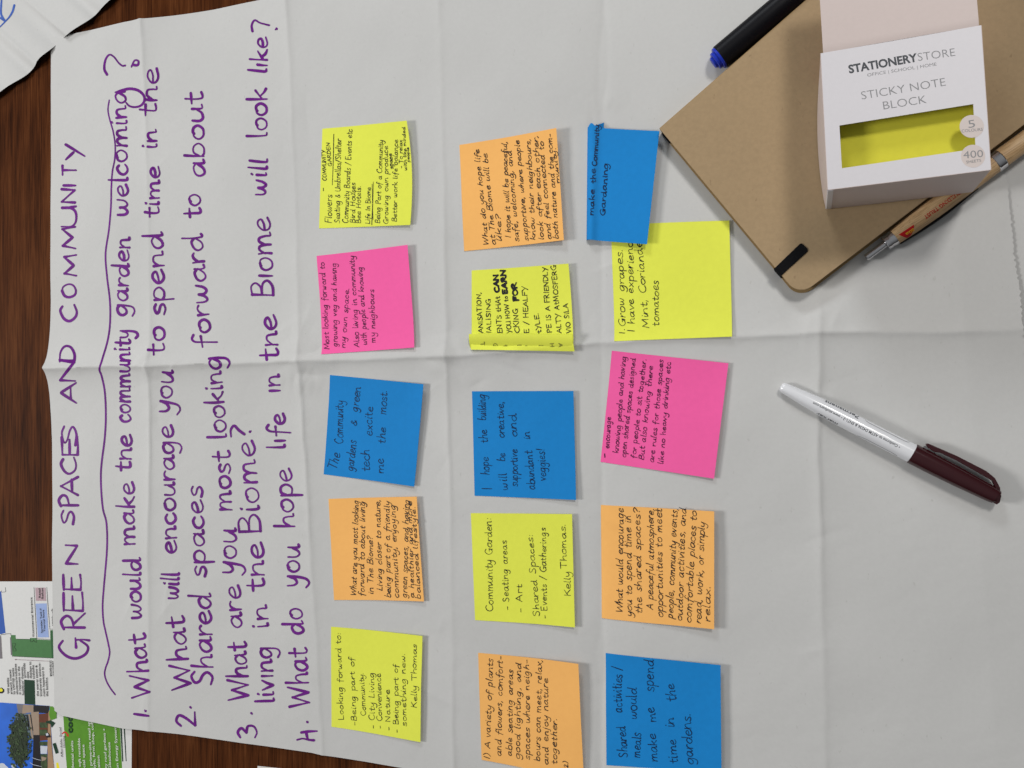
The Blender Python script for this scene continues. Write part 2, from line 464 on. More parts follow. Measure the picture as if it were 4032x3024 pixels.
def strokes_for(text, p0, p1, xh, slant=0.0, n=4, jit=0.05, join=0.0, spc=0.10):
    """photo-pixel polylines for a run of text whose baseline goes p0 -> p1"""
    p0 = np.asarray(p0, float); p1 = np.asarray(p1, float)
    d = p1 - p0; Ln = np.linalg.norm(d); e = d / Ln; up = np.array([e[1], -e[0]])
    adv = sum(G[ch][0] + spc for ch in text) - spc
    sx = Ln / adv
    x = 0.0; out = []; last = None; drift = 0.0
    for ch in text:
        w, st = G[ch]
        drift = .8 * drift + random.uniform(-jit, jit) * .6; dy = drift + random.uniform(-jit, jit) * .6; k = 1 + random.uniform(-jit, jit) * 1.2; sl = slant + random.uniform(-jit, jit)
        new = None; first = True; xj = 1 + random.uniform(-jit, jit) * 1.2
        for kind, pts in st:
            q = np.array(pts, float)
            q[:, 0] = q[:, 0] * xj
            if jit and len(q) > 2:
                q = q + np.array([[random.uniform(-.5, .5) * jit, random.uniform(-.5, .5) * jit] for _ in q])
            q = crom(q, n) if kind == 's' or len(q) == 2 else q
            X = x + q[:, 0]; Y = q[:, 1] * k + dy
            cur = p0 + np.outer(X * sx + sl * Y * xh, e) + np.outer(Y * xh, up)
            if first and last is not None and ch in JOIN_IN and random.random() < join:
                cc = (last + cur[0]) / 2 + up * (-.10 * xh) + e * .06 * xh
                out.append(crom([last, cc, cur[0]], 3))
            first = False
            out.append(cur)
            if ch in JOIN_OUT and kind == 's' and abs(q[-1, 1]) < .3 and len(pts) > 2: new = cur[-1]
        last = new
        x += w + spc
    return out


def ribbons(strokes, width):
    """photo-pixel ribbon geometry: list of (N,2) left/right rows"""
    V = []; Fc = []; off = 0; lay = []
    for si, p in enumerate(strokes):
        keep = [0]
        for i in range(1, len(p)):
            if np.linalg.norm(p[i] - p[keep[-1]]) > 0.6: keep.append(i)
        p = p[keep]
        if len(p) < 2: p = np.vstack([p, p[-1] + [0.8, -0.8]])
        step = 6.0
        fine = [p[0]]
        for i in range(1, len(p)):
            k = int(np.linalg.norm(p[i] - p[i - 1]) // step) + 1
            for q in range(1, k + 1): fine.append(p[i - 1] + (p[i] - p[i - 1]) * q / k)
        p = np.array(fine)
        t = np.gradient(p, axis=0)
        t /= np.maximum(np.linalg.norm(t, axis=1), 1e-6)[:, None]
        nrm = np.stack([-t[:, 1], t[:, 0]], 1)
        w = width * (0.9 + 0.26 * np.sin(np.linspace(0, 3.4, len(p)) + si * 1.7)) * 0.5
        a, b = p[0] - t[0] * width * .42, p[-1] + t[-1] * width * .42
        P = np.vstack([a, p, b]); N = np.vstack([nrm[0], nrm, nrm[-1]])
        Wd = np.concatenate([[w[0] * .5], w, [w[-1] * .5]])[:, None]
        row = np.stack([P + N * Wd, P, P - N * Wd], 1).reshape(-1, 2)
        V.append(row); lay.append(np.full(len(row), 0.15 + 0.015 * (si % 6)))
        for i in range(len(P) - 1):
            k = off + 3 * i
            Fc.append((k, k + 1, k + 4, k + 3)); Fc.append((k + 1, k + 2, k + 5, k + 4))
        off += len(row)
    return np.vstack(V), Fc, np.concatenate(lay)


def up_faces(W, f):
    out = []
    for q in f:
        a, b, c = W[q[0]], W[q[1]], W[q[2]]
        z = (b[0] - a[0]) * (c[1] - a[1]) - (b[1] - a[1]) * (c[0] - a[0])
        out.append(q if z >= 0 else q[::-1])
    return out


def write(name, surf, parent, strokes, width, mat, label=None):
    V, f, lay = ribbons(strokes, width)
    W = surf.drape(V, lay)
    o = link(name, W, up_faces(W, f), mat, parent, True)
    if label: o['label'] = label
    return o


# ================================================================== SETTING: table
def table():
    v = [(-1300, -900, -40), (1300, -900, -40), (1300, 900, -40), (-1300, 900, -40),
         (-1300, -900, 0), (1300, -900, 0), (1300, 900, 0), (-1300, 900, 0)]
    f = [(0, 3, 2, 1), (4, 5, 6, 7), (0, 1, 5, 4), (1, 2, 6, 5), (2, 3, 7, 6), (3, 0, 4, 7)]
    o = link('tabletop', v, f, M_WOOD, smooth=False)
    tag(o, kind='structure')
table()


# ================================================================== the big flipchart sheet
def interp_line(pts, z=1.0):
    W = unproj([p[0] for p in pts], [p[1] for p in pts], z)
    return W


top_e = interp_line([(200, 152), (270, 139), (500, 95), (542, 90), (844, 42), (1025, 8), (1700, -103), (2600, -248), (4100, -490)])
bot_e = interp_line([(219, 2795), (247, 2815), (494, 2864), (565, 2870), (780, 2897), (1000, 2926), (1235, 2959), (1290, 2970), (1600, 3020), (2400, 3145), (4150, 3420)])
left_e = interp_line([(200, 100), (207, 185), (207, 600), (205, 1000), (209, 1300), (209, 1449), (209, 1600), (213, 1900), (215, 2200), (217, 2500), (220, 2795), (222, 2900)])
right_e = interp_line([(3878, -480), (3912, 300), (3952, 667), (3969, 739), (3974, 813), (3983, 893), (3992, 996), (4003, 1077), (4012, 1134), (4020, 1237), (4029, 1340), (4110, 2300), (4190, 3420)])


def smooth_noise(x, y, f, seed):
    r = np.random.default_rng(seed)
    o = 0
    for k in range(7):
        a = r.uniform(0, 2 * math.pi); ph = r.uniform(0, 6.28); q = f * r.uniform(.6, 1.5)
        o = o + np.sin((x * math.cos(a) + y * math.sin(a)) * q * 2 * math.pi + ph)
    return o / 3.0


CREASE_V = [  # photo points along each long fold, height (mm), spread (mm)
    ([(574, 73), (610, 1440), (592, 2850)], 2.6, 15),
    ([(1139, 0), (1194, 1413), (1276, 2916)], 2.2, 13),
    ([(1732, 0), (1768, 1331), (1795, 3024)], 1.3, 13),
    ([(2378, 0), (2370, 1349), (2372, 3024)], -1.3, 16),
    ([(3232, 600), (3226, 1258), (3223, 1823), (3254, 3024)], 2.0, 15),
]
CREASE_H = [(191, 1449), (601, 1440), (1194, 1422), (1777, 1404), (2370, 1349), (3226, 1312), (4032, 1303)]


def sheet_height(x, y):
    h = np.full_like(x, 2.8)
    for pts, A, Lw in CREASE_V:
        W = unproj([p[0] for p in pts], [p[1] for p in pts], 1.5)
        o = np.argsort(W[:, 1])
        xc = np.interp(y, W[o, 1], W[o, 0]) + 0.35 * np.sin(y / 17.0) + .2 * np.sin(y / 5.3)
        d = np.abs(x - xc)
        mod = 0.75 + 0.35 * np.sin(y / 60.0 + A)
        side = np.where(x > xc, 1.0, 1.5)
        h = h + A * mod * 1.15 * np.exp(-np.sqrt(d * d + .12) / (Lw * 1.35 * side)) + 1.0 * np.sign(A) * mod * np.exp(-np.sqrt(d * d + .03) / np.where(x > xc, 1.7 + .7 * np.sin(y / 31.0), 5.0 + 2.0 * np.sin(y / 43.0)))
    W = unproj([p[0] for p in CREASE_H], [p[1] for p in CREASE_H], 1.5)
    yc = np.interp(x, W[:, 0], W[:, 1]) + .35 * np.sin(x / 15.0) + .15 * np.sin(x / 4.3)
    d = np.abs(y - yc)
    A = np.interp(x, [-430, -330, -200, 0, 120, 320], [8.5, 7.2, 4.6, 3.0, 2.6, 3.6])
    h = h + A * np.exp(-np.sqrt(d * d + .12) / np.interp(x, [-430, -200, 0, 320], [15, 17, 17, 20])) + 1.2 * np.exp(-np.sqrt(d * d + .04) / np.where(y > yc, 3.6, 2.0))
    # short secondary creases along the folds
    r = np.random.default_rng(21)
    ends = []
    for pts, A, Lw in CREASE_V:
        for k in range(9):
            f = r.uniform(0, 1); seg = r.integers(0, len(pts) - 1)
            ends.append((pts[seg][0] + (pts[seg + 1][0] - pts[seg][0]) * f + r.uniform(-70, 70), pts[seg][1] + (pts[seg + 1][1] - pts[seg][1]) * f, r.uniform(.3, 2.8)))
    for k in range(16):
        f = r.uniform(0, 1) ** 1.3; seg = r.integers(0, len(CREASE_H) - 2)
        a, b = CREASE_H[seg], CREASE_H[seg + 1]
        ends.append((a[0] + (b[0] - a[0]) * f, a[1] + r.uniform(-130, 130), r.uniform(-.9, .9) + (1.57 if r.random() < .3 else 0)))
    for (px, py, an) in ends:
        c = unproj(px, py, 1.5); Ls = r.uniform(7, 20); amp = r.uniform(.25, .75) * (1 if r.random() < .7 else -.7); wd = r.uniform(1.6, 3.5)
        u = (x - c[0]) * math.cos(an) + (y - c[1]) * math.sin(an); v = -(x - c[0]) * math.sin(an) + (y - c[1]) * math.cos(an) + .02 * u * u / 4
        h = h + amp * np.exp(-(u / Ls) ** 2) * np.exp(-np.sqrt(v * v + .1) / np.where(v > 0, wd, wd * 2.5))
    # crumples where the folds cross
    for (px, py, A, R) in [(1205, 1425, 2.0, 16), (1777, 1404, 2.0, 12), (600, 1440, 1.1, 12), (2372, 1349, .9, 12), (640, 1680, .8, 14), (1150, 590, .6, 9), (2385, 420, .6, 9), (1215, 2050, .7, 14)]:
        c = unproj(px, py, 1.5)
        r2 = (x - c[0]) ** 2 + (y - c[1]) ** 2
        h = h + A * np.exp(-r2 / (2 * R * R)) * (0.45 * np.abs(smooth_noise(x, y, 1 / 34, int(px))) + .25 * np.abs(smooth_noise(x, y, 1 / 20, int(px) + 1)))
    calm = 1 - 0.75 / (1 + np.exp(-(x - 90) / 12)) / (1 + np.exp(-(y - 40) / 12))
    h = h + calm * (0.5 * smooth_noise(x, y, 1 / 150, 3) + 0.16 * smooth_noise(x, y, 1 / 55, 5) + .05 * np.abs(smooth_noise(x, y, 1 / 24, 9)))
    # the notebook's weight presses the sheet flat
    bo = unproj(2597, 507, 12.4); bb = unproj(3146, 1167, 12.4)
    e1 = (bb - bo)[:2]; wN = np.linalg.norm(e1); e1 = e1 / wN; e2 = np.array([-e1[1], e1[0]])
    u = (x - bo[0]) * e1[0] + (y - bo[1]) * e1[1]; v = (x - bo[0]) * e2[0] + (y - bo[1]) * e2[1]
    sg_ = lambda q: 1 / (1 + np.exp(-q / 3.5))
    m = sg_(u + 8) * sg_(wN + 10 - u) * sg_(v + 10) * sg_(225 - v)
    h = 1.7 + (h - 1.7) * (1 - .96 * m)
    return np.maximum(h, 0.75)


def make_sheet():
    nu, nv = 560, 440
    s = np.linspace(0, 1, nu); t = np.linspace(0, 1, nv)
    Wm = np.zeros((nu, nv, 3))
    o = np.argsort(left_e[:, 1]); o2 = np.argsort(right_e[:, 1])
    for it in range(1):
        # corner-consistent: x from left/right edges as function of y, y from top/bottom edges as function of x
        X = np.linspace(-420, 330, nu)[:, None] * np.ones((1, nv))
        for k in range(6):
            yt = np.interp(X, top_e[:, 0], top_e[:, 1]); yb = np.interp(X, bot_e[:, 0], bot_e[:, 1])
            Y = yb + (yt - yb) * t[None, :]
            xl = np.interp(Y, left_e[o, 1], left_e[o, 0]); xr = np.interp(Y, right_e[o2, 1], right_e[o2, 0])
            X = xl + (xr - xl) * s[:, None]
    tear = 0.25 * rng.standard_normal(nv); tear = tear + .35 * np.sin(np.arange(nv) * 2.4)
    X[-1] += tear
    Z = sheet_height(X, Y)
    # the torn right end lies a little up, free corners lift slightly
    Z = np.where(s[:, None] > .96, Z * (1 - .5 * (s[:, None] - .96) / .04), Z)
    Wm[..., 0], Wm[..., 1], Wm[..., 2] = X, Y, Z
    return Surf(Wm)


SHEET = make_sheet()
sheet = SHEET.mesh('flipchart_sheet', M_PAPER, None, 0.11, origin=(-60, 0, 0))
tag(sheet, 'large creased flipchart sheet with purple questions and rows of sticky notes', 'paper sheet')


# ---- purple writing
PW = 10.0


def letters(rows, view):
    out = []
    for ch, xt, xb, ya, yb in rows:                  # bbox of each capital: left/right = top/baseline, ya start, yb end
        w, st = G[ch]
        pts = np.vstack([np.array(p) for _, p in st])
        x0, x1 = pts[:, 0].min(), pts[:, 0].max(); y0, y1 = pts[:, 1].min(), pts[:, 1].max()
        for kind, p in st:
            q = np.array(p, float)
            q = q + np.array([[random.uniform(-.02, .02), random.uniform(-.02, .02)] for _ in q])
            q = crom(q, 5) if kind == 's' or len(q) == 2 else q
            u = (q[:, 0] - x0) / max(x1 - x0, .15); v = (q[:, 1] - y0) / (y1 - y0)
            X = xb + (xt - xb) * v; Y = ya + (yb - ya) * u
            out.append(np.array([view(a, b) for a, b in zip(X, Y)]))
    return out


V4 = View(900, 2850, 1500 / 2212)
head = letters([('G', 375, 570, 958, 832), ('R', 390, 543, 772, 672), ('E', 405, 530, 655, 540), ('E', 405, 517, 522, 425),
                ('N', 420, 495, 355, 235), ('S', 393, 472, 105, 18)], V3)
head += letters([('P', 385, 512, 1650, 1578), ('A', 398, 510, 1575, 1455), ('C', 400, 498, 1435, 1330), ('E', 405, 510, 1312, 1190),
                 ('S', 405, 500, 1250, 1125), ('A', 400, 497, 970, 845), ('N', 392, 490, 828, 700), ('D', 390, 487, 702, 603),
                 ('C', 395, 503, 437, 333), ('O', 405, 497, 282, 198), ('M', 420, 497, 142, 5)], V2)
head += letters([('M', 408, 492, 1622, 1482), ('U', 405, 497, 1482, 1350), ('N', 403, 492, 1322, 1238), ('I', 415, 492, 1212, 1206),
                 ('T', 408, 495, 1142, 1080), ('Y', 430, 552, 1042, 945)], V1)
write('heading_lettering', SHEET, sheet, head, PW, M_PURPLE)

uline = V3.pts([(735, 1190), (705, 1150), (680, 1105), (668, 1060), (674, 1020), (690, 975), (700, 920), (690, 860), (672, 780), (660, 720), (655, 620), (665, 480), (683, 260), (680, 100)])
uline += V2.pts([(672, 1659), (660, 1500), (663, 1380), (685, 1200), (692, 1050), (685, 900), (665, 800), (650, 752), (668, 690), (705, 560), (720, 440), (718, 300), (700, 150)])
uline += V1.pts([(690, 1659), (712, 1500), (725, 1350), (728, 1220), (735, 1120), (750, 1040), (753, 950), (740, 860), (720, 790), (706, 720), (714, 655)])
write('heading_underline', SHEET, sheet, [crom(uline, 6)], 6.5, M_PURPLE)

QUESTIONS = [
    [("1", V3(945, 1340), V3(950, 1305), 34), (".", V3(935, 1300), V3(930, 1280), 34),
     ("What", (592, 2744), (570, 2492), 43), ("would", (556, 2438), (552, 2196), 38), ("make", (531, 2148), (529, 1898), 40),
     ("tħe", (514, 1856), (519, 1711), 38), ("community", (513, 1663), (510, 1295), 38), ("garden", (499, 1244), (512, 932), 38),
     ("welcominĝ", (505, 850), (496, 350), 40)],
    [("2", V3(1248, 1395), V3(1246, 1300), 42), (".", V3(1222, 1280), V3(1220, 1258), 42),
     ("What", (754, 2712), (722, 2424), 46), ("will", (702, 2361), (706, 2253), 38), ("encourage", (696, 2179), (681, 1673), 39),
     ("you", (672, 1628), (682, 1458), 42), ("to", (648, 1398), (648, 1281), 40), ("spend", (652, 1241), (638, 913), 42),
     ("time", (624, 856), (630, 654), 36), ("in", (617, 585), (617, 509), 36), ("tħe", (614, 458), (625, 270), 42)],
    [("Shared", (838, 2700), (830, 2335), 46), ("spaces", (812, 2273), (795, 1911), 42)],
    [("3", V3(1640, 1465), V3(1632, 1378), 42), (".", V3(1612, 1318), V3(1610, 1296), 42),
     ("What", (980, 2756), (968, 2526), 45), ("are", (953, 2472), (945, 2304), 42), ("you", (926, 2262), (930, 2081), 46),
     ("most", (911, 2012), (904, 1775), 44), ("looking", (892, 1726), (866, 1398), 42), ("forward", (832, 1366), (796, 920), 42),
     ("to", (790, 856), (788, 760), 42), ("about", (808, 697), (799, 360), 44)],
    [("livıng", (1080, 2766), (1066, 2538), 42), ("in", (1058, 2472), (1049, 2380), 40), ("tħe", (1040, 2327), (1037, 2137), 44),
     ("Biome", (1027, 2099), (1000, 1733), 50)],
    [(".", V3(1968, 1372), V3(1966, 1352), 40),
     ("What", (1220, 2784), (1206, 2550), 46), ("do", (1196, 2497), (1189, 2390), 45), ("you", (1180, 2312), (1180, 2143), 45),
     ("hope", (1160, 2077), (1146, 1842), 44), ("lıfe", (1122, 1768), (1121, 1625), 40), ("ın", (1102, 1545), (1098, 1471), 40),
     ("tħe", (1098, 1416), (1086, 1239), 44), ("Bıome", (1076, 1169), (1064, 854), 50), ("will", (1048, 772), (1052, 625), 38),
     ("look", (1052, 542), (1047, 345), 42), ("lıke", (1050, 289), (1056, 146), 38)],
]
EXTRA = {0: [V1.pts([(765, 603), (800, 590), (850, 580), (905, 592), (940, 625), (943, 660), (920, 690), (880, 700), (845, 692), (825, 672)]), V1.pts([(700, 488), (682, 450), (690, 390), (715, 358), (745, 372), (775, 410), (800, 430), (818, 428)]), V1.pts([(860, 435), (880, 395), (905, 400), (900, 425), (875, 425)])],
         4: [V2.pts([(1510, 1192), (1508, 1150), (1530, 1122), (1560, 1150), (1598, 1178)]), V2.pts([(1632, 1162), (1638, 1158)])],
         5: [V4.pts([(400, 92), (430, 85), (465, 92), (497, 95)]), V4.pts([(462, 92), (455, 70), (450, 44)]), V4.pts([(422, 50), (465, 44), (512, 42)]), V1.pts([(1650, 205), (1645, 165), (1665, 132), (1700, 150), (1758, 165)]), V1.pts([(1802, 192), (1808, 188)])]}
for qi, q in enumerate(QUESTIONS):
    st = []
    for txt, p0, p1, xh in q: st += strokes_for(txt, p0, p1, xh, 0.02, 5, 0.035, spc=0.10)
    for e in EXTRA.get(qi, []): st.append(crom(e, 5))
    write('question_writing', SHEET, sheet, st, PW, M_PURPLE)


# ================================================================== other sheets of paper
def corner_sheet():
    e = [(-60, 402), (0, 365), (40, 335), (90, 302), (120, 278), (140, 258), (150, 240), (168, 217), (210, 182), (250, 148), (268, 136), (300, 112), (345, 80), (375, 55), (400, 32), (437, 0), (520, -70), (640, -170)]
    e = crom(e, 5)
    n = len(e); m = 60
    sarc = np.linspace(0, 1, n)
    zz = 5.0 + 2.0 * np.sin(sarc * 21) * np.exp(-((sarc - .5) / .3) ** 2) + 1.0 * np.sin(sarc * 47)
    W = np.zeros((n, m, 3))
    for j in range(m):
        t = j / (m - 1)
        for i in range(n):
            z = zz[i] * (1 - .55 * t) + 1.0 * math.sin(sarc[i] * 23 + 2.2 * t) * (1 - t) * .8
            p = unproj(e[i][0], e[i][1], zz[i])
            W[i, j] = (p[0] - 95 * t, p[1] + 75 * t, max(z, 1.0))
    return Surf(W)


CORN = corner_sheet()
c0 = CORN.mesh('flipchart_sheet', M_PAPER, None, 0.11, origin=(-430, 230, 0))
tag(c0, 'corner of a white paper sheet with blue marker scribble lying on dark wood', 'paper sheet')
write('handwriting', CORN, c0, [crom([(7, -6), (5, 20), (4, 52), (10, 68), (18, 81), (8, 75), (0, 70), (-8, 66)], 6),
                                crom([(57, 20), (50, 45), (38, 66), (20, 86), (0, 106), (-12, 116)], 6)], 7.5, M_BLUEINK)


def flat_sheet(name, poly_px, z, mat, label, cat, thick=0.15):
    W = unproj([p[0] for p in poly_px], [p[1] for p in poly_px], z)
    n = len(W)
    V = np.vstack([W, W - [0, 0, thick]])
    f = [tuple(range(n)), tuple(range(2 * n - 1, n - 1, -1))] + [(i, i + n, (i + 1) % n + n, (i + 1) % n) for i in range(n)]
    a = sum(W[i][0] * W[(i + 1) % n][1] - W[(i + 1) % n][0] * W[i][1] for i in range(n))
    if a < 0: f = [q[::-1] for q in f]
    o = link(name, V, f, mat, None, False, origin=W.mean(0) - [0, 0, thick])
    return tag(o, label, cat)


flat_sheet('flipchart_sheet', [(3780, -300), (4700, -300), (4700, 3400), (3900, 3400)], 0.5, M_PAPER,
           'pale paper sheet lying beneath the torn right edge of the large sheet', 'paper sheet')
flat_sheet('paper_sheet', [(1014, 3016), (1110, 3026), (1400, 3065), (1380, 3400), (990, 3400)], 0.6, M_WHITE,
           'sliver of plain white paper on dark wood at the bottom frame edge', 'paper sheet')


# ================================================================== sticky notes
def note_surf(corners, lifts, n=26, curve=2.2, wob=0.25, base=0.25, seed=0, bow=0.0, edge=0.0):
    """corners in photo px: left-top, right-top, right-bottom, left-bottom; lifts in mm above the sheet"""
    C = []
    for (px, py), l in zip(corners, lifts):
        z = 1.6
        for _ in range(5):
            p = unproj(px, py, z)
            z = float(sheet_height(p[0:1], p[1:2])[0]) + base + l
        C.append(unproj(px, py, z))
    a, b, c, d = C
    s = np.linspace(0, 1, n)[:, None]; t = np.linspace(0, 1, n)[None, :]
    W = np.zeros((n, n, 3))
    for k in range(2):
        W[..., k] = a[k] * (1 - s) * (1 - t) + b[k] * s * (1 - t) + c[k] * s * t + d[k] * (1 - s) * t
    W[..., 0] += edge * s ** 2 * 4 * t * (1 - t)
    l0 = lifts[0] * (1 - t) + lifts[3] * t
    l1 = lifts[1] * (1 - t) + lifts[2] * t
    lift = l0 * (1 - s) + (l1) * s ** curve
    r = np.random.default_rng(seed)
    lift = lift + wob * s * np.sin(t * 5 + r.uniform(0, 6)) * (0.4 + .6 * s) * s + bow * np.sin(math.pi * t) * s
    W[..., 2] = sheet_height(W[..., 0], W[..., 1]) + base + np.maximum(lift, 0)
    return Surf(W)


GROUP = 'sticky notes in rows on the flipchart sheet'


def note(color, view, corners, lifts, lines, label, width=3.6, slant=0.0, xh=20, mat=None, seed=0, extra=(), jit=0.085, join=None, **kw):
    sf = note_surf(view.pts(corners), lifts, seed=seed, **kw)
    o = sf.mesh('sticky_note', NOTE[color], None, 0.1, origin=sf.W[0, 0] - [0, 0, .3])
    tag(o, label, 'sticky note', GROUP)
    join = {'pink': .85, 'blue': .6, 'orange': .3, 'yellow': .25}[color] if join is None else join
    st = []
    for ln in lines:
        txt, p0, p1 = ln[:3]
        h = (ln[3] if len(ln) > 3 else xh) * view.k
        st += strokes_for(txt, view(*p0), view(*p1), h, slant, 4, jit, join, spc=.12)
    for e in extra: st.append(np.array(crom(view.pts(e), 4)))
    if st: write('handwriting', sf, o, st, width * .80, mat or M_INK)
    return o, sf


# first row (nearest the questions), from the top of the picture down
note('yellow', VA, [(115, 177), (665, 124), (690, 806), (93, 828)], (0, 3.5, 2.0, 0), [
    ("Flowers", (175, 795), (178, 608), 24), ("COMMUNITY", (142, 517), (135, 318), 14), ("GARDEN", (176, 422), (162, 267), 13),
    ("Seating & Umbrellas/Shelter", (228, 795), (238, 245), 20), ("Community Boards / Events etc", (282, 795), (310, 183), 20),
    ("Bird Houses", (328, 793), (330, 530), 18), ("Bee Hotels.", (365, 795), (365, 550), 18), ("Life In Biome", (425, 800), (430, 560), 17),
    ("Being Part of a Community", (490, 795), (512, 252), 18), ("Growing own produce", (545, 800), (543, 290), 18), ("space", (578, 440), (570, 340), 16),
    ("Better work life balance", (600, 785), (608, 250), 17), ("- To relax", (640, 437), (636, 250), 14),
    ("with like minded", (667, 450), (655, 168), 11), ("people", (684, 395), (680, 300), 9)],
    'yellow sticky note with an underlined heading, bird houses and bee hotels listed', 3.0, 0.1, seed=1, edge=2.6, jit=.05,
    extra=[[(122, 583), (120, 565)], [(124, 583), (121, 566)], [(180, 545), (186, 400), (190, 213)], [(438, 805), (444, 660), (448, 525)], [(446, 770), (442, 640), (440, 540)], [(566, 440), (562, 340)]])
note('pink', VA, [(77, 1008), (672, 936), (715, 1606), (108, 1650)], (0, 3.2, 2.2, .2), [
    ("Most looking forward to", (162, 1618), (128, 1050)), ("growing veg and having", (213, 1600), (205, 1055)), ("my own space.", (265, 1610), (290, 1218)),
    ("Also living in community", (355, 1605), (320, 1005)), ("with people and knowing", (408, 1590), (375, 1080)), ("my neighbours", (462, 1575), (450, 1225))],
    'pink sticky note with six lines, just above the blue note about gardens', 3.4, 0.12, 19, M_INKPINK, seed=2)
note('blue', VB, [(193, 247), (912, 318), (840, 1105), (145, 1010)], (0, 3.0, 2.4, 0), [
    ("The", (240, 980), (280, 860), 40), ("Community", (292, 775), (298, 445), 36), ("gardens", (368, 985), (398, 755), 36), ("&", (398, 640), (403, 595), 30),
    ("green", (405, 530), (430, 345), 36), ("tech", (500, 990), (498, 820), 36), ("excite", (515, 715), (522, 490), 34), ("me", (605, 1005), (607, 888), 34),
    ("the", (617, 775), (622, 650), 34), ("most.", (622, 553), (635, 365), 34)],
    'tilted blue sticky note on community gardens, between a pink and an orange note', 3.6, 0.15, mat=M_INKNAVY, seed=3)
note('orange', VC, [(138, 95), (650, 82), (692, 692), (170, 683)], (0, 2.6, 2.4, .2), [
    ("What are you most looking", (298, 660), (312, 105)), ("forward to about living", (345, 660), (350, 112)), ("in The Biome?", (398, 650), (395, 312)),
    ("Living closer to nature,", (450, 630), (438, 100)), ("being part of a friendly", (500, 670), (492, 110)), ("community, enjoying", (545, 670), (525, 130)),
    ("green spaces, and having", (592, 670), (606, 100)), ("a healthier and more", (634, 670), (622, 112), 16), ("balanced lifestyle.", (674, 678), (640, 138), 15)],
    'orange sticky note with text crowded to its right half, below a tilted blue note', 3.5, 0.3, 18, seed=4)
note('yellow', VC, [(153, 838), (683, 893), (672, 1510), (155, 1420)], (0, 2.6, 2.2, 0), [
    ("Looking forward to:", (225, 1380), (208, 872)), ("-Being part of", (300, 1413), (285, 1015)), ("Community.", (355, 1355), (340, 1105)),
    ("- City Living", (408, 1430), (400, 1105)), ("- Convenience", (450, 1430), (440, 1110)), ("- Nature", (498, 1442), (492, 1205)),
    ("- Being part of", (545, 1455), (540, 1055)), ("something new.", (592, 1415), (582, 992)), ("Kelly Thomas", (650, 1310), (650, 940))],
    'yellow sticky note listing city living and nature, at the end of its row', 3.0, 0.1, 17, seed=5)
# middle row
note('orange', VA, [(1010, 283), (1643, 172), (1693, 905), (1041, 977)], (0, 5.0, 4.0, .2), [
    ("What do you hope life", (1200, 940), (1140, 312)), ("at The Biome will be", (1248, 935), (1192, 340)), ("like?", (1285, 915), (1280, 740)),
    ("I hope it will be peaceful,", (1345, 890), (1318, 262)), ("safe, welcoming, and", (1400, 915), (1350, 322)), ("supportive, where people", (1460, 910), (1402, 255)),
    ("know their neighbours,", (1508, 905), (1472, 242)), ("look after each other,", (1560, 905), (1520, 222)), ("and feel connected to", (1610, 900), (1560, 262)),
    ("both nature and the com-", (1658, 898), (1612, 212)), ("munity.", (1665, 535), (1640, 300), 14)],
    'orange sticky note full of slanted writing on hopes, left of the folded blue note', 3.6, 0.3, 19, seed=6)
N7, S7 = note('yellow', VA, [(1090, 1103), (1722, 1058), (1763, 1632), (1084, 1620)], (0, 3.0, 2.6, 2.0), [
    ("ANISATION,", (1165, 1512), (1150, 1245), 16), ("IALISING", (1217, 1512), (1212, 1285), 16), ("ENTS tHAt", (1290, 1512), (1275, 1270), 17),
    ("YOU HOW to", (1350, 1512), (1325, 1270), 15), ("CKING", (1403, 1510), (1388, 1350), 18), ("E / HEALFY", (1465, 1512), (1450, 1205), 17),
    ("tYLE.", (1545, 1512), (1525, 1380), 16), ("PE IS A FRIENDLY", (1612, 1508), (1582, 1080), 17), ("ALTY AtMOSFERG", (1675, 1512), (1640, 1068), 17),
    ("VIO SiLA", (1740, 1512), (1717, 1318), 16)],
    'yellow sticky note in block capitals with its lower edge folded over', 4.0, 0.0, 18, seed=7, jit=0.09)
bold = []
for txt, p0, p1, xh in [("CAN", (1268, 1245), (1262, 1130), 17), ("EARN", (1322, 1255), (1308, 1100), 17), ("FOR", (1395, 1300), (1380, 1185), 17)]:
    for k in range(2):
        bold += strokes_for(txt, VA(p0[0] + 2 * k, p0[1] + k), VA(p1[0] + 2 * k, p1[1] - 2 * k), xh * VA.k, 0, 4, .08)
write('handwriting', S7, N7, bold, 6.5, M_INK, 'words gone over in heavy black ink')


def flap7():
    A, B = VA(1082, 1619), VA(1761, 1632); Cc, D = VA(1748, 1522), VA(1073, 1518)
    n, m = 24, 14
    W = np.zeros((n, m, 3))
    for i in range(n):
        for j in range(m):
            s = i / (n - 1); t = j / (m - 1)
            z0 = 6.2
            pb = [A[k] * (1 - s) + B[k] * s for k in range(2)]; pt = [D[k] * (1 - s) + Cc[k] * s for k in range(2)]
            b = unproj(pb[0], pb[1], z0); tp = unproj(pt[0], pt[1], 10.5)
            q = b * (1 - t) + tp * t
            q[2] = z0 + 4.3 * math.sin(t * math.pi / 2) + .25 * math.sin(s * 6) * t + (1.2 * s if s > 0 else 0) * (1 - t) * .5
            W[i, j] = q
    return Surf(W)


FL = flap7()
fl = FL.mesh('folded_flap', NOTE['yellow'], N7, 0.1)
fst = []
for txt, p0, p1 in [("T", (1150, 1600), (1148, 1572)), ("G", (1235, 1605), (1232, 1580)), ("t", (1302, 1608), (1300, 1590)), ("E", (1390, 1610), (1388, 1590)),
                    ("a", (1440, 1612), (1440, 1595)), ("L", (1530, 1612), (1530, 1590)), ("H", (1605, 1605), (1602, 1580)), ("A", (1660, 1605), (1658, 1578))]:
    fst += strokes_for(txt, VA(*p1), VA(*p0), 14 * VA.k, 0, 4, .05)
write('show_through_writing', FL, fl, fst, 3.4, M_INKFADE)

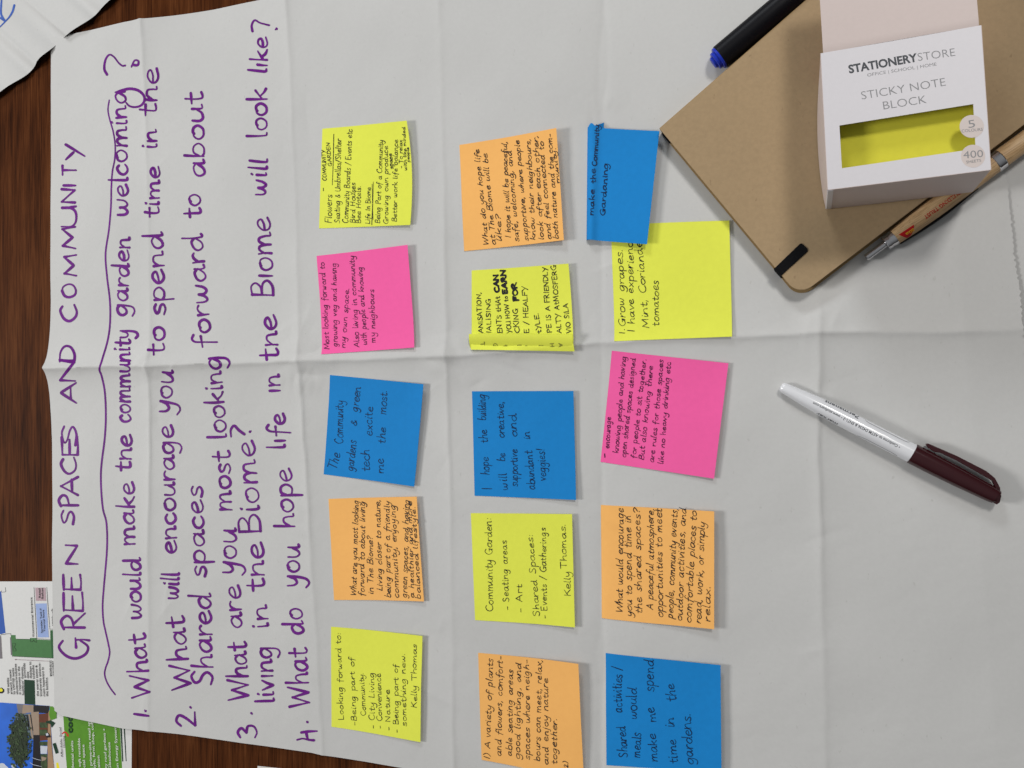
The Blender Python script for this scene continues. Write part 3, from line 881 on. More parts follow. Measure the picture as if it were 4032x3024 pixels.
note('blue', VB, [(1285, 372), (2065, 370), (2085, 1207), (1305, 1175)], (0, 1.8, 2.2, 0), [
    ("I", (1438, 1130), (1436, 1108), 46), ("hope", (1420, 1015), (1410, 880), 34), ("the", (1405, 768), (1395, 665), 34), ("building", (1392, 595), (1388, 400), 34),
    ("will", (1560, 1130), (1548, 1000), 32), ("be", (1538, 910), (1536, 845), 32), ("creative,", (1532, 730), (1526, 450), 32), ("supportive", (1637, 1105), (1632, 820), 32),
    ("and", (1632, 720), (1624, 545), 34), ("abundant", (1770, 1125), (1742, 830), 34), ("in", (1732, 740), (1727, 680), 30), ("veggies!", (1852, 1060), (1842, 815), 34)],
    'square blue sticky note on a creative building, middle of its row', 3.6, 0.12, mat=M_INKNAVY, seed=8)
note('yellow', VC, [(965, 178), (1553, 184), (1570, 843), (990, 800)], (0, 2.4, 2.8, 0), [
    ("Community Garden:", (1095, 750), (1085, 205), 24), ("- Seating areas", (1190, 742), (1170, 335)), ("- Art", (1265, 755), (1262, 590)),
    ("Shared Spaces:", (1365, 778), (1325, 300)), ("- Events / Gatherings", (1408, 790), (1398, 262)), ("Kelly", (1545, 660), (1540, 515)), ("Thomas.", (1522, 500), (1515, 240))],
    'yellow sticky note listing seating areas and art, below the square blue note', 3.2, 0.08, 20, seed=9)
note('orange', VC, [(1008, 990), (1590, 1055), (1622, 1735), (1028, 1612)], (0, 4.5, 2.0, .3), [
    ("1) A variety of plants", (1075, 1610), (1092, 1025)), ("and flowers, comfort-", (1140, 1590), (1150, 1010)), ("able seating areas", (1202, 1590), (1208, 1090)),
    ("good lighting, and", (1252, 1610), (1255, 1050)), ("spaces where neigh-", (1308, 1612), (1302, 1030)), ("bours can meet, relax,", (1365, 1620), (1378, 1030)),
    ("and enjoy nature", (1415, 1640), (1412, 1140)), ("together.", (1465, 1640), (1465, 1370)), ("2)", (1530, 1658), (1527, 1622), 14)],
    'orange sticky note about plants and flowers, cut by the bottom frame edge', 3.5, 0.28, 19, seed=10)
# last row
note('yellow', VD, [(340, 805), (1114, 777), (1132, 1535), (362, 1565)], (0, .9, 1.2, 0), [
    ("1.", (432, 1520), (430, 1480), 20), ("Grow grapes.", (435, 1470), (415, 965), 26), ("I have experience", (495, 1505), (482, 880), 26),
    ("Mint, Coriander", (590, 1480), (540, 880), 26), ("tomatoes", (657, 1468), (650, 1170), 26)],
    'large bright yellow sticky note about growing grapes, tucked under the folded blue note', 3.6, 0.15, 25, seed=12, base=0.3)


def blue_fold():
    V = View(2280, 440, 400 / 1185)
    A, B, Cc, D = V(92, 178), V(937, 225), V(792, 1545), V(76, 1490)      # fold top, right top, right bottom, fold bottom
    zA, zB, zC, zD = 3.8, 6.5, 7.5, 4.6
    n, m = 60, 28
    W = np.zeros((n, m, 3))
    cA, cB, cC, cD = unproj(*A, zA), unproj(*B, zB), unproj(*Cc, zC), unproj(*D, zD)
    for i in range(n):
        s = (i / (n - 1)) ** 1.4
        for j in range(m):
            t = j / (m - 1)
            q = (cA * (1 - s) + cB * s) * (1 - t) + (cD * (1 - s) + cC * s) * t
            # rolled-over fold: drops towards the paper at the left, small hump next to it
            q[2] += -3.4 * math.exp(-(s / .018)) + 1.5 * math.exp(-((s - .10) / .07) ** 2) - .6 * math.sin(math.pi * s)
            q[1] += (-3.2 * (1 - t) + .4 * t) * math.exp(-((s - .30) / .12) ** 2) * (1 - t) * 0 + (2.5 * (1 - t)) * math.exp(-((s - .07) / .05) ** 2)
            q[2] = max(q[2], float(2.0))
            W[i, j] = q
    # glued strip under the fold
    W2 = np.zeros((12, 12, 3))
    e, f = V(285, 122), V(270, 1440)
    cE, cF = unproj(*e, 2.0), unproj(*f, 2.0)
    cA2, cD2 = cA.copy(), cD.copy()
    for i in range(12):
        for j in range(12):
            s, t = i / 11, j / 11
            q = (cA2 * (1 - s) + cE * s) * (1 - t) + (cD2 * (1 - s) + cF * s) * t
            q[2] = float(sheet_height(q[0:1], q[1:2])[0]) + .35
            W2[i, j] = q
    return Surf(W), Surf(W2), V


BF, BS, VBF = blue_fold()
bn = BF.mesh('sticky_note', NOTE['blue'], None, 0.1, origin=BS.W[0, 0])
tag(bn, 'folded blue sticky note touching the kraft notebook corner, lifted over a yellow note', 'sticky note', GROUP)
BS.mesh('glued_strip', NOTE['blue'], bn, 0.1)
st = []
for txt, p0, p1, xh in [("make", (168, 1210), (180, 905), 34), ("the", (195, 835), (190, 668), 34), ("Community", (205, 635), (240, 155), 32),
                        ("Gardaning", (300, 1215), (340, 600), 34)]:
    st += strokes_for(txt, VBF(*p0), VBF(*p1), xh * VBF.k, 0.05, 4, .06)
write('handwriting', BF, bn, st, 4.0, M_INKNAVY)

note('pink', VE, [(433, 168), (1385, 270), (1268, 1213), (341, 1075)], (0, 1.8, 2.2, 0), [
    ("encourage", (412, 965), (425, 710)), ("knowing people and having", (487, 1005), (548, 215)), ("open shared spaces designed", (547, 1040), (628, 232)),
    ("for people to sit together.", (625, 1045), (712, 235)), ("But also knowing there", (693, 1060), (770, 295)), ("are rules for those spaces", (775, 1080), (855, 245)),
    ("like no heavy drinking etc", (852, 1095), (915, 262))],
    'pink tilted sticky note on shared spaces, left of the white and maroon marker', 3.6, 0.12, 24, M_INKPINK, seed=13, extra=[[(375, 1038), (374, 1008)], [(378, 1038), (377, 1008)]])
note('orange', VF, [(245, 130), (903, 168), (903, 853), (250, 787)], (0, 4.0, 4.2, .2), [
    ("What would encourage", (370, 760), (375, 150)), ("you to spend time in", (425, 780), (420, 190)), ("the shared spaces?", (485, 765), (470, 150)),
    ("A peaceful atmosphere,", (548, 740), (552, 152)), ("opportunities to meet", (605, 785), (598, 152)), ("people, community events,", (662, 790), (690, 150)),
    ("outdoor activities, and", (715, 805), (740, 150)), ("comfortable places to", (768, 815), (802, 168)), ("read, work, or simply", (825, 820), (848, 232)), ("relax.", (877, 810), (880, 600))],
    'orange sticky note densely written in slanted pen, just above the bottom blue note', 3.8, 0.28, 22, seed=14)
note('blue', VF, [(273, 990), (940, 1062), (946, 1690), (277, 1642)], (0, 3.6, 3.2, 0), [
    ("Shared", (402, 1597), (388, 1415), 30), ("activities /", (368, 1335), (366, 1070), 30), ("meals", (472, 1600), (476, 1455), 30), ("would", (455, 1375), (452, 1195), 30),
    ("make", (575, 1622), (565, 1460), 30), ("me", (565, 1390), (555, 1305), 30), ("spend", (552, 1215), (550, 1030), 32), ("time", (690, 1632), (680, 1490), 30),
    ("in", (672, 1420), (668, 1365), 30), ("the", (682, 1270), (668, 1165), 32), ("gardens.", (782, 1637), (765, 1340), 34)],
    'blue sticky note on shared activities and meals, cut by the bottom frame edge', 4.0, 0.12, mat=M_INKNAVY, seed=15)


# ================================================================== printed text and flat print helpers
_font_cache = {}


def text_mesh(txt, bold=0.0):
    key = (txt, bold)
    if key in _font_cache: return _font_cache[key]
    cu = bpy.data.curves.new('t', 'FONT')
    cu.body = txt
    cu.size = 1.0
    cu.offset = bold
    cu.resolution_u = 3
    cu.fill_mode = 'FRONT'
    ob = bpy.data.objects.new('t', cu)
    COL.objects.link(ob)
    dg = bpy.context.evaluated_depsgraph_get()
    me = ob.evaluated_get(dg).to_mesh()
    V = np.array([v.co[:2] for v in me.vertices]); f = [tuple(p.vertices) for p in me.polygons]
    ob.evaluated_get(dg).to_mesh_clear()
    bpy.data.objects.remove(ob); bpy.data.curves.remove(cu)
    _font_cache[key] = (V, f)
    return V, f


def text_px(txt, p0, p1, cap, bold=0.0, track=None, slant=0.0):
    """photo-pixel vertices of print whose baseline runs p0 -> p1; cap = capital height in px"""
    V, f = text_mesh(txt, bold)
    p0 = np.array(p0, float); p1 = np.array(p1, float)
    d = p1 - p0; Ln = np.linalg.norm(d); e = d / Ln; up = np.array([e[1], -e[0]])
    x0, x1 = V[:, 0].min(), V[:, 0].max()
    X = (V[:, 0] - x0) / (x1 - x0) * Ln; Y = V[:, 1] / 0.70 * cap
    return p0 + np.outer(X + slant * Y, e) + np.outer(Y, up), f


class Print:
    """flat printing on a level surface: polygons and text, one mesh, each layer a hair above the last"""
    def __init__(s, z, step=0.02): s.z, s.step, s.V, s.f, s.m, s.mats, s.n, s.k = z, step, [], [], [], [], 0, 0
    def _add(s, P, f, mat, up=None):
        z = s.z + s.step * (s.k if up is None else up)
        W = unproj(np.asarray(P)[:, 0], np.asarray(P)[:, 1], z)
        if mat not in s.mats: s.mats.append(mat)
        mi = s.mats.index(mat)
        for q in up_faces2(W, f):
            s.f.append(tuple(i + s.n for i in q)); s.m.append(mi)
        s.V.append(W); s.n += len(W)
        if up is None: s.k += 1
    def poly(s, pts, mat): s._add(pts, [tuple(range(len(pts)))], mat)
    def text(s, txt, p0, p1, cap, mat, bold=0.0, slant=0.0):
        P, f = text_px(txt, p0, p1, cap, bold, None, slant); s._add(P, f, mat)
    def line(s, pts, w, mat):
        V, f, _ = ribbons([np.asarray(pts, float)], w); s._add(V, f, mat)
    def build(s, name, parent, smooth=False):
        return link(name, np.vstack(s.V), s.f, s.mats, parent, smooth, midx=s.m)


def up_faces2(W, f):
    out = []
    for q in f:
        P = W[list(q)]
        a = np.sum(P[:, 0] * np.roll(P[:, 1], -1) - np.roll(P[:, 0], -1) * P[:, 1])
        out.append(q if a >= 0 else q[::-1])
    return out


# ================================================================== printed poster at bottom left
PZ = 0.35
poster = flat_sheet('printed_poster', [(-160, 2290), (300, 2289), (520, 2600), (518, 3024), (524, 3300), (-160, 3300)], PZ, M_WHITE,
                    'printed development poster with floor plan and green panel under the large sheet', 'poster', 0.2)
C_ = lambda n, r, g, b: flat_mat('print_' + n, srgb(r, g, b, 1.05), 0.5, 0.2, 0.06)
PG = C_('green', 62, 112, 62); PDG = C_('dark_green', 28, 84, 40); PFG = C_('forest_green', 14, 52, 32); PBL = C_('blue', 30, 78, 160)
PLB = C_('pale_blue', 140, 160, 205); PMV = C_('mauve', 168, 142, 150); PBK = C_('black', 22, 20, 22); PGR = C_('grey', 112, 108, 112)
PLIME = C_('leaf_green', 84, 138, 36); PWH = C_('white', 205, 208, 200); PRED = C_('red', 190, 45, 35); PARR = C_('plum', 110, 70, 85)
PSKY = flat_mat('print_sky', srgb(30, 90, 185, 1.2), 0.5, 0.3, 0.25, scale=30); PBRICK = C_('brick', 96, 52, 34); PPAVE = C_('pavement', 160, 128, 98); PTAN = C_('tan', 150, 132, 115)
PTREE = flat_mat('print_tree', srgb(28, 42, 22, 1.2), 0.5, 0.3, 0.5, scale=320); PTREE2 = flat_mat('print_foliage', srgb(48, 66, 36, 1.2), 0.5, 0.3, 0.5, scale=300)
PDARK = C_('shade', 26, 24, 28); PCLOUD = C_('cloud', 190, 195, 205); PYEL = C_('yellow', 225, 215, 40); PGLASS = C_('glass', 90, 105, 115)

fp = Print(PZ + .03)
P6 = VP6.pts
fp.poly(P6([(-60, 300), (20, 300), (97, 1015), (-60, 1050)]), PBL)
fp.poly(P6([(187, 1050), (268, 1050), (272, 1118), (517, 1122), (517, 1100), (625, 1100), (630, 1125), (865, 1136), (862, 965), (1010, 965), (1020, 1455), (208, 1415), (186, 1090)]), PG)
fp.poly(P6([(866, 975), (1010, 975), (1020, 1455), (890, 1443)]), PDG)
fp.poly(P6([(170, 1090), (192, 1090), (212, 1395), (186, 1395)]), PGR)
fp.poly(P6([(612, 510), (800, 505), (838, 1090), (650, 1090)]), PLB)
fp.poly(P6([(605, 235), (780, 235), (795, 462), (617, 462)]), PMV)
fp.poly(P6([(-60, 1070), (18, 1065), (40, 1455), (-60, 1460)]), PGR)
for l, w in [([(583, 230), (605, 640), (632, 1112), (860, 1125)], 1.4), ([(802, 230), (828, 600), (856, 945)], 1.4), ([(850, 948), (1010, 950)], 1.4),
             ([(18, 285), (24, 312), (88, 310), (98, 292), (88, 230)], 1.2), ([(0, 1055), (20, 1050), (22, 1035), (80, 1045), (90, 1030), (182, 1025), (184, 1050)], 1.4),
             ([(272, 1118), (517, 1122)], 1.2), ([(208, 1415), (960, 1450)], 1.2),
             ([(517, 1105), (525, 1170), (560, 1160), (575, 1135), (590, 1160), (628, 1178), (620, 1105)], 1.0),
             ([(212, 1192), (268, 1192), (260, 1230), (240, 1258), (268, 1290), (274, 1325), (222, 1325), (212, 1195)], 1.0)]:
    fp.line(P6(l), w, PBK)
fp.line(P6([(840, 1500), (255, 1470)]), 1.2, PARR)
fp.poly(P6([(248, 1470), (275, 1460), (274, 1482)]), PARR)
fp.build('floor_plan', poster)
pt = Print(PZ + .5, 0.0)
for txt, p0, p1, cap in [("Commercial Entrance", (582, 1078), (545, 400), 27), ("Sprinkler Tank //", (730, 1015), (705, 590), 25), ("Thermal Store", (775, 990), (750, 615), 25),
                         ("Retail", (692, 410), (687, 245), 27), ("Refuse", (740, 428), (735, 235), 27), ("4000sqft", (937, 910), (920, 590), 40)]:
    pt.text(txt, VP6(*p0), VP6(*p1), cap * VP6.k, PBK, 0.022)
pt.text("Atrium", VP6(985, 1320), VP6(975, 1100), 34 * VP6.k, PWH, 0.01)
for txt, p0, p1 in [("Will exhibit", (75, 1040), (70, 905)), ("artwork created", (100, 1043), (88, 840)), ("by UWTSD textile", (123, 1043), (112, 825)),
                    ("students/graduates", (148, 1045), (133, 790)), ("in response to the", (172, 1045), (160, 812)), ("buildings' themes,", (198, 1050), (187, 812)),
                    ("alongside", (213, 908), (205, 785)), ("data", (238, 912), (235, 855)), ("displays to", (262, 912), (255, 772)), ("highlight", (288, 915), (280, 800)),
                    ("the energy saving &", (320, 1060), (307, 800)), ("biodiversity enhance-", (347, 1060), (332, 780)), ("ment happening in", (373, 1062), (360, 818)),
                    ("the building.", (398, 1062), (393, 900)), ("BIOPHILIC", (430, 893), (425, 760)), ("WALKWAY", (455, 893), (445, 765))]:
    pt.text(txt, VP5(*p0), VP5(*p1), 15 * VP5.k, PBK, 0.02)
pt.build('printed_text', poster)

ph = Print(PZ + .03, 0.012)
P7 = VP7.pts
ph.poly(P7([(-80, 530), (830, 592), (912, 1760), (-80, 1760)]), PSKY)
for cx, cy, r in [(40, 1600, 60), (90, 1640, 55), (230, 1600, 45), (20, 1700, 80)]:
    ph.poly([VP7(cx + r * math.cos(a) * random.uniform(.8, 1.1), cy + r * .8 * math.sin(a) * random.uniform(.8, 1.1)) for a in np.linspace(0, 6.28, 12, endpoint=False)], PCLOUD)
ph.poly(P7([(275, 560), (415, 570), (470, 1000), (310, 760)]), PGR)
ph.poly(P7([(385, 570), (560, 580), (560, 700), (370, 720)]), PTAN)
ph.poly(P7([(250, 740), (650, 700), (670, 1100), (600, 1200), (330, 1000)]), PGLASS)
ph.poly(P7([(560, 580), (830, 594), (812, 720), (560, 700)]), PDARK)
ph.poly(P7([(520, 700), (650, 690), (660, 1080), (560, 1080)]), PTAN)
ph.poly(P7([(400, 750), (520, 740), (560, 1010), (430, 1000)]), PDARK)
ph.poly(P7([(470, 730), (500, 730), (560, 1130), (530, 1140)]), PTAN)
ph.poly(P7([(650, 730), (820, 715), (830, 900), (860, 1160), (660, 1180)]), PBRICK)
ph.poly(P7([(560, 1080), (665, 1080), (690, 1760), (540, 1760)]), PDARK)
for k, (a, b) in enumerate([(870, 960), (990, 1090), (1190, 1260)]):
    ph.poly(P7([(660, a), (790, a), (800, b), (666, b)]), PTREE2)
ph.poly(P7([(675, 1260), (795, 1270), (785, 1395), (680, 1395)]), PCLOUD)
ph.poly(P7([(680, 1400), (790, 1400), (800, 1760), (690, 1760)]), PTREE2)
ph.poly(P7([(690, 1440), (780, 1460), (760, 1500), (700, 1520)]), PTAN)
ph.poly(P7([(812, 700), (835, 640), (850, 1000), (870, 1300), (905, 1640), (905, 1760), (800, 1760), (795, 1250)]), PPAVE)
for (a, b, c, d) in [((420, 765), (445, 765), (475, 985), (450, 990)), ((470, 760), (478, 760), (510, 980), (502, 985))]:
    ph.poly(P7([a, b, c, d]), PGLASS)
# the tree in the photo: ragged leaf clumps
ph.poly([VP7(320 + 190 * math.cos(a) * random.uniform(.72, 1.0), 1190 + 450 * math.sin(a) * random.uniform(.78, 1.02)) for a in np.linspace(0, 6.28, 70, endpoint=False)], PTREE)
for k in range(260):
    a = random.uniform(0, 6.28); r = math.sqrt(random.uniform(0, 1))
    cx, cy = 320 + 205 * math.cos(a) * r + (cx_ := random.uniform(-10, 10)), 1190 + 480 * math.sin(a) * r
    q = random.uniform(9, 24)
    ph.k = 40 + k % 6
    ph.poly([VP7(cx + q * math.cos(b) * random.uniform(.5, 1.2), cy + q * math.sin(b) * random.uniform(.5, 1.2)) for b in np.linspace(0, 6.28, 7, endpoint=False)],
            PTREE2 if random.random() < .55 else PTREE)
ph.k = 48
for l in ([(505, 1545), (560, 1580), (700, 1610)], [(540, 1460), (620, 1490), (690, 1505)], [(430, 800), (440, 980)], [(330, 1100), (400, 1400), (420, 1600)]):
    ph.line(VP7.pts(l), 1.6, PCLOUD if l[0][0] > 500 else PTREE)
ph.poly(P7([(745, 1070), (800, 1040), (830, 1080), (850, 1120), (780, 1125)]), PDARK)
ph.poly(P7([(765, 1060), (800, 1045), (815, 1085), (775, 1095)]), PCLOUD)
ph.build('printed_photograph', poster)

def piece(name, pts, mat, up=0, arc=None):
    p = Print(PZ + .03 + .02 * up)
    if arc: p.line(crom(P7(arc), 4), 5, mat)
    if pts: p.poly(P7(pts), mat)
    return p.build(name, poster)


piece('green_panel', [(1050, 600), (2000, 800), (2045, 1633), (2048, 1760), (1130, 1760), (1100, 1400)], PLIME)
piece('dark_stripe', [(2005, 800), (2035, 805), (2066, 1525), (2046, 1525)], PFG, 1)
piece('dark_stripe', [(2060, 800), (2085, 805), (2120, 1520), (2106, 1520)], PFG, 1)
piece('dark_block', [(403, 153), (580, 165), (590, 577), (412, 562)], PFG, 6)
piece('green_patch', [(835, 600), (880, 602), (915, 645), (945, 690), (948, 800), (850, 835), (822, 740)], PLIME, 14)
piece('dark_patch', [(765, 850), (850, 835), (925, 880), (865, 960), (850, 900), (775, 880)], PFG, 15)
piece('dark_patch', [(880, 1228), (930, 1210), (982, 1378), (932, 1398)], PFG, 15)
piece('yellow_patch', [(942, 1545), (975, 1540), (1010, 1700), (950, 1700)], PYEL, 1)
piece('red_arrow', [(1105, 1085), (1150, 1060), (1150, 1115)], PRED, 2, [(1045, 1060), (1075, 1035), (1110, 1045), (1130, 1078)])
em = piece('emblem', [(-60, 300), (30, 285), (75, 320), (72, 360), (40, 385), (-60, 380)], PBK, 1)
piece('emblem_band', [(-60, 330), (20, 295), (50, 330), (30, 355), (-60, 352)], PYEL, 2)
gt = Print(PZ + .5, 0.0)
gt.text("cod", VP7(1212, 1048), VP7(1205, 762), 92 * VP7.k, PFG, 0.03)
for txt, p0, p1, cap in [("residential units", (1245, 1790), (1224, 1175), 42), ("4000 sqft rentable", (1362, 1830), (1340, 1135), 42), ("social space", (1435, 1720), (1412, 1240), 42),
                         ("Fit prime-site retail space", (1550, 1720), (1500, 720), 42), ("style, farm shop, coffee", (1605, 1680), (1555, 760), 42), ("location", (1682, 1740), (1665, 1425), 42),
                         ("city roof gardens +", (1797, 1690), (1762, 965), 42), ("Glasshouse", (1862, 1660), (1845, 1200), 42), ("on Energy Systems", (1988, 1650), (1945, 900), 42)]:
    gt.text(txt, VP7(*p0), VP7(*p1), cap * VP7.k, PWH, 0.012)
gt.text("Affordable, Social", VP7(1052, 1452), VP7(1022, 955), 34 * VP7.k, PBK, 0.0, .15)
gt.text("Housing", VP7(1088, 1292), VP7(1078, 1095), 32 * VP7.k, PBK, 0.0, .15)
gt.build('panel_text', poster)


# ================================================================== solids
def prism(name, poly, z0, z1, mat, parent, bevel=0.0, smooth=False):
    n = len(poly)
    poly = [np.asarray(p, float)[:2] for p in poly]
    a = sum(poly[i][0] * poly[(i + 1) % n][1] - poly[(i + 1) % n][0] * poly[i][1] for i in range(n))
    if a < 0: poly = poly[::-1]
    V = [(p[0], p[1], z1) for p in poly] + [(p[0], p[1], z0) for p in poly]
    f = [tuple(range(n)), tuple(range(2 * n - 1, n - 1, -1))] + [(i, i + n, (i + 1) % n + n, (i + 1) % n) for i in range(n)]
    o = link(name, V, f, mat, parent, smooth)
    if bevel:
        b = o.modifiers.new('bevel', 'BEVEL'); b.width = bevel * MM; b.segments = 3; b.limit_method = 'ANGLE'; b.angle_limit = math.radians(40)
    return o


def lathe(name, O, A, prof, mat, parent, n=40, auto=True):
    """revolve (distance along A, radius) about the axis from O"""
    A = np.asarray(A, float); A = A / np.linalg.norm(A)
    Zu = np.array([0, 0, 1.0]); Zu = Zu - A * Zu.dot(A); Zu /= np.linalg.norm(Zu)
    Sd = np.cross(A, Zu)
    V = []; f = []
    for k, (d, r) in enumerate(prof):
        for i in range(n):
            th = 2 * math.pi * i / n
            V.append(O + A * d + r * (math.cos(th) * Zu + math.sin(th) * Sd))
    for k in range(len(prof) - 1):
        for i in range(n):
            j = (i + 1) % n
            f.append((k * n + i, k * n + j, (k + 1) * n + j, (k + 1) * n + i))
    f.append(tuple(range(n - 1, -1, -1))); f.append(tuple((len(prof) - 1) * n + i for i in range(n)))
    o = link(name, V, f, mat, parent, True)
    bm = bmesh.new(); bm.from_mesh(o.data); bmesh.ops.recalc_face_normals(bm, faces=bm.faces); bm.to_mesh(o.data); bm.free()
    for e in o.data.polygons[-2:]: e.use_smooth = False
    md = o.modifiers.new('edges', 'EDGE_SPLIT'); md.split_angle = math.radians(35)
    return o


def on_lathe(txtV, O, A, rad, a0, a1, theta, height, sgn=1):
    """wrap flat text on the barrel: runs from axial a0 to a1, centred at angle theta"""
    A = np.asarray(A, float); A = A / np.linalg.norm(A)
    Zu = np.array([0, 0, 1.0]); Zu = Zu - A * Zu.dot(A); Zu /= np.linalg.norm(Zu)
    Sd = np.cross(A, Zu)
    X = txtV[:, 0]; Y = txtV[:, 1]
    d = a0 + (X - X.min()) / (X.max() - X.min()) * (a1 - a0)
    y = (Y - 0.35) / 0.7 * height * sgn
    r = np.array([rad(v) for v in d]) + 0.08
    th = theta + y / r
    return O + np.outer(d, A) + (np.cos(th) * r)[:, None] * Zu + (np.sin(th) * r)[:, None] * Sd


# ---------------------------------------------------------------- kraft notebook
NZ0, NZ1 = 2.0, 12.4
o_ = unproj(2597, 507, NZ1); b_ = unproj(3146, 1167, NZ1)
ex = (b_ - o_)[:2]; NW = np.linalg.norm(ex); ex = ex / NW
tsp = unproj(3175, 0, NZ1); ey = np.array([-ex[1], ex[0]])
if ey.dot((tsp - o_)[:2]) < 0: ey = -ey
ey2 = (tsp - o_)[:2]; ey2 /= np.linalg.norm(ey2)
NL = 212.0
print('notebook width', NW, 'square', ex.dot(ey2))
ey = ey2


def nb(x, y): return o_[:2] + ex * x + ey * y


def rounded(x0, y0, x1, y1, r):
    pts = [nb(x0, y0)]
    for a in np.linspace(-90, 0, 9): pts.append(nb(x1 - r + r * math.cos(math.radians(a)), y0 + r + r * math.sin(math.radians(a))))
    for a in np.linspace(0, 90, 9): pts.append(nb(x1 - r + r * math.cos(math.radians(a)), y1 - r + r * math.sin(math.radians(a))))
    pts.append(nb(x0, y1))
    return pts


book = empty('notebook', (*nb(NW / 2, NL / 2), NZ0))
tag(book, 'kraft brown softcover notebook with black elastic, under the sticky note box', 'notebook')
prism('front_cover', rounded(0, 0, NW, NL, 9.5), NZ1 - .9, NZ1, M_KRAFT, book, .3)
prism('page_block', rounded(1.0, 1.2, NW - 1.5, NL - 1.2, 8.5), NZ0 + .9, NZ1 - .9, M_PAGES, book)
prism('back_cover', rounded(-.3, -.6, NW + .6, NL + .5, 9.5), NZ0, NZ0 + .9, M_KRAFTEDGE, book, .3)
prism('spine', [nb(-.6, 0.0), nb(.9, 0.0), nb(.9, NL), nb(-.6, NL)], NZ0 + .4, NZ1 - .45, M_KRAFTEDGE, book, .4)
strap = [unproj(*VN(*p), NZ1)[:2] for p in [(1020, 1357), (1075, 1418), (1288, 1222), (1284, 1200), (1238, 1158), (1222, 1162)]]
prism('elastic_strap', strap, NZ1 - .1, NZ1 + .55, M_ELASTIC, book, .2)
# elastic turning over the lower edge
sp = [strap[0], strap[1]]
out = -(ey) * 1.0
prism('elastic_strap', [sp[0], sp[1], sp[1] + out, sp[0] + out], NZ0 + .2, NZ1 + .5, M_ELASTIC, book)
rb = [nb(1.5, 0.5), nb(11, .5), nb(10, -.9), nb(3, -.9)]
prism('black_corner_strip', rb, NZ0 + 5.5, NZ0 + 8.5, M_ELASTIC, book)  # black strip filling the gap at the notebook's spine corner

# ---------------------------------------------------------------- black marker with a blue end
c0_ = unproj(2836, 226, 9.3); c1_ = unproj(2836 + 773, 226 - 635 - 8, 9.3)
Ax = (c1_ - c0_) / np.linalg.norm(c1_ - c0_)
mk = empty('marker_pen', c0_ * [1, 1, 0] + [0, 0, 1.2])
tag(mk, 'thick black marker with a blue end plug lying beside the kraft notebook', 'marker')
R = 7.6
lathe('barrel', c0_, Ax, [(0, R - .25), (.3, R), (30, R + .1), (95, R + .1), (96, R - .2)], M_BLACK, mk)
lathe('end_plug', c0_, Ax, [(-5.6, 0.3), (-5.6, 3.0), (-5.2, 3.6), (-3.9, 3.9), (-3.9, 5.0), (-3.6, 5.5), (-1.6, 5.8), (-1.6, R - .9), (-1.3, R - .5), (-.05, R - .4)], M_BLUEPL, mk)
lathe('cap', c0_, Ax, [(96.1, R + .2), (97, R + .4), (135, R + .1), (137, R - 1.2)], M_BLUEPL, mk)

# ---------------------------------------------------------------- sticky note box and the pad in it
BZ1, BZ0 = 63.0, 13.6
tl, tr, br, bl = [unproj(*VX(*p), BZ1) for p in [(62, 405), (1278, 192), (1352, 1288), (116, 1440)]]
print('box', np.linalg.norm(tr - tl), np.linalg.norm(br - bl), np.linalg.norm(bl - tl), np.linalg.norm(br - tr))
cen = (tl + tr + br + bl) / 4
box = empty('sticky_note_box', (cen[0], cen[1], BZ0))
tag(box, 'open white card box with a cut-out window, standing on the kraft notebook', 'box')


def fpt(x, y, z=BZ1): return unproj(*VX(x, y), BZ1) * [1, 1, 0] + [0, 0, z]


def front_panel():
    outer = [tl, tr, br, bl]
    win = [fpt(203, 953), fpt(1220, 790), fpt(1236, 1090), fpt(1122, 1150), fpt(222, 1278)]
    win = [fpt(203, 953), fpt(1220, 790), fpt(1238, 1130), fpt(222, 1278)]
    me_v = []
    for z in (BZ1, BZ1 - .55):
        for p in outer + win: me_v.append((p[0], p[1], z))
    f = []
    for i in range(4):
        j = (i + 1) % 4
        f.append((i, 4 + i, 4 + j, j))                      # top ring
        f.append((8 + i, 8 + j, 12 + j, 12 + i))            # underside
        f.append((4 + i, 12 + i, 12 + j, 4 + j))            # window reveal
        f.append((i, j, 8 + j, 8 + i))
    o = link('front_panel', me_v, f, M_BOXWHITE, box, False)
    bm = bmesh.new(); bm.from_mesh(o.data); bmesh.ops.recalc_face_normals(bm, faces=bm.faces); bm.to_mesh(o.data); bm.free()
    return o


front = front_panel()


def panel(name, a, b, mat, bulge=0.0, z0=BZ0, z1=BZ1 - .02, shrink=0.99, th=.55):
    """upright card wall from a to b"""
    a = np.asarray(a); b = np.asarray(b)
    d = (b - a)[:2]; d /= np.linalg.norm(d); nrm = np.array([d[1], -d[0], 0])
    if nrm[:2].dot((cen - a)[:2]) > 0: nrm = -nrm
    n, m = 14, 8
    W = np.zeros((n, m, 3))
    for i in range(n):
        for j in range(m):
            s = i / (n - 1); t = j / (m - 1)
            p = a * (1 - s) + b * s
            p = p + nrm * (bulge * max(0.0, math.sin(math.pi * s)) ** .7 * math.sin(math.pi * .5 * t) ** .8)
            p = p * [1, 1, 0] + [0, 0, z1 + (z0 - z1) * t]
            W[i, j] = p
    sf = Surf(W)
    o = sf.mesh(name, mat, box, 0)
    md = solidify(o, th, 0)
    return o


panel('side_panel', tl, bl, M_BOXPINK, 2.6)
panel('side_panel', bl + (br - bl) * .002, br, M_BOXPINK, .4)
panel('side_panel', br, tr, M_BOXPINK, .5)
prism('back_panel', [tl, tr, br, bl], BZ0 - .5, BZ0, M_BOXPINK, box)
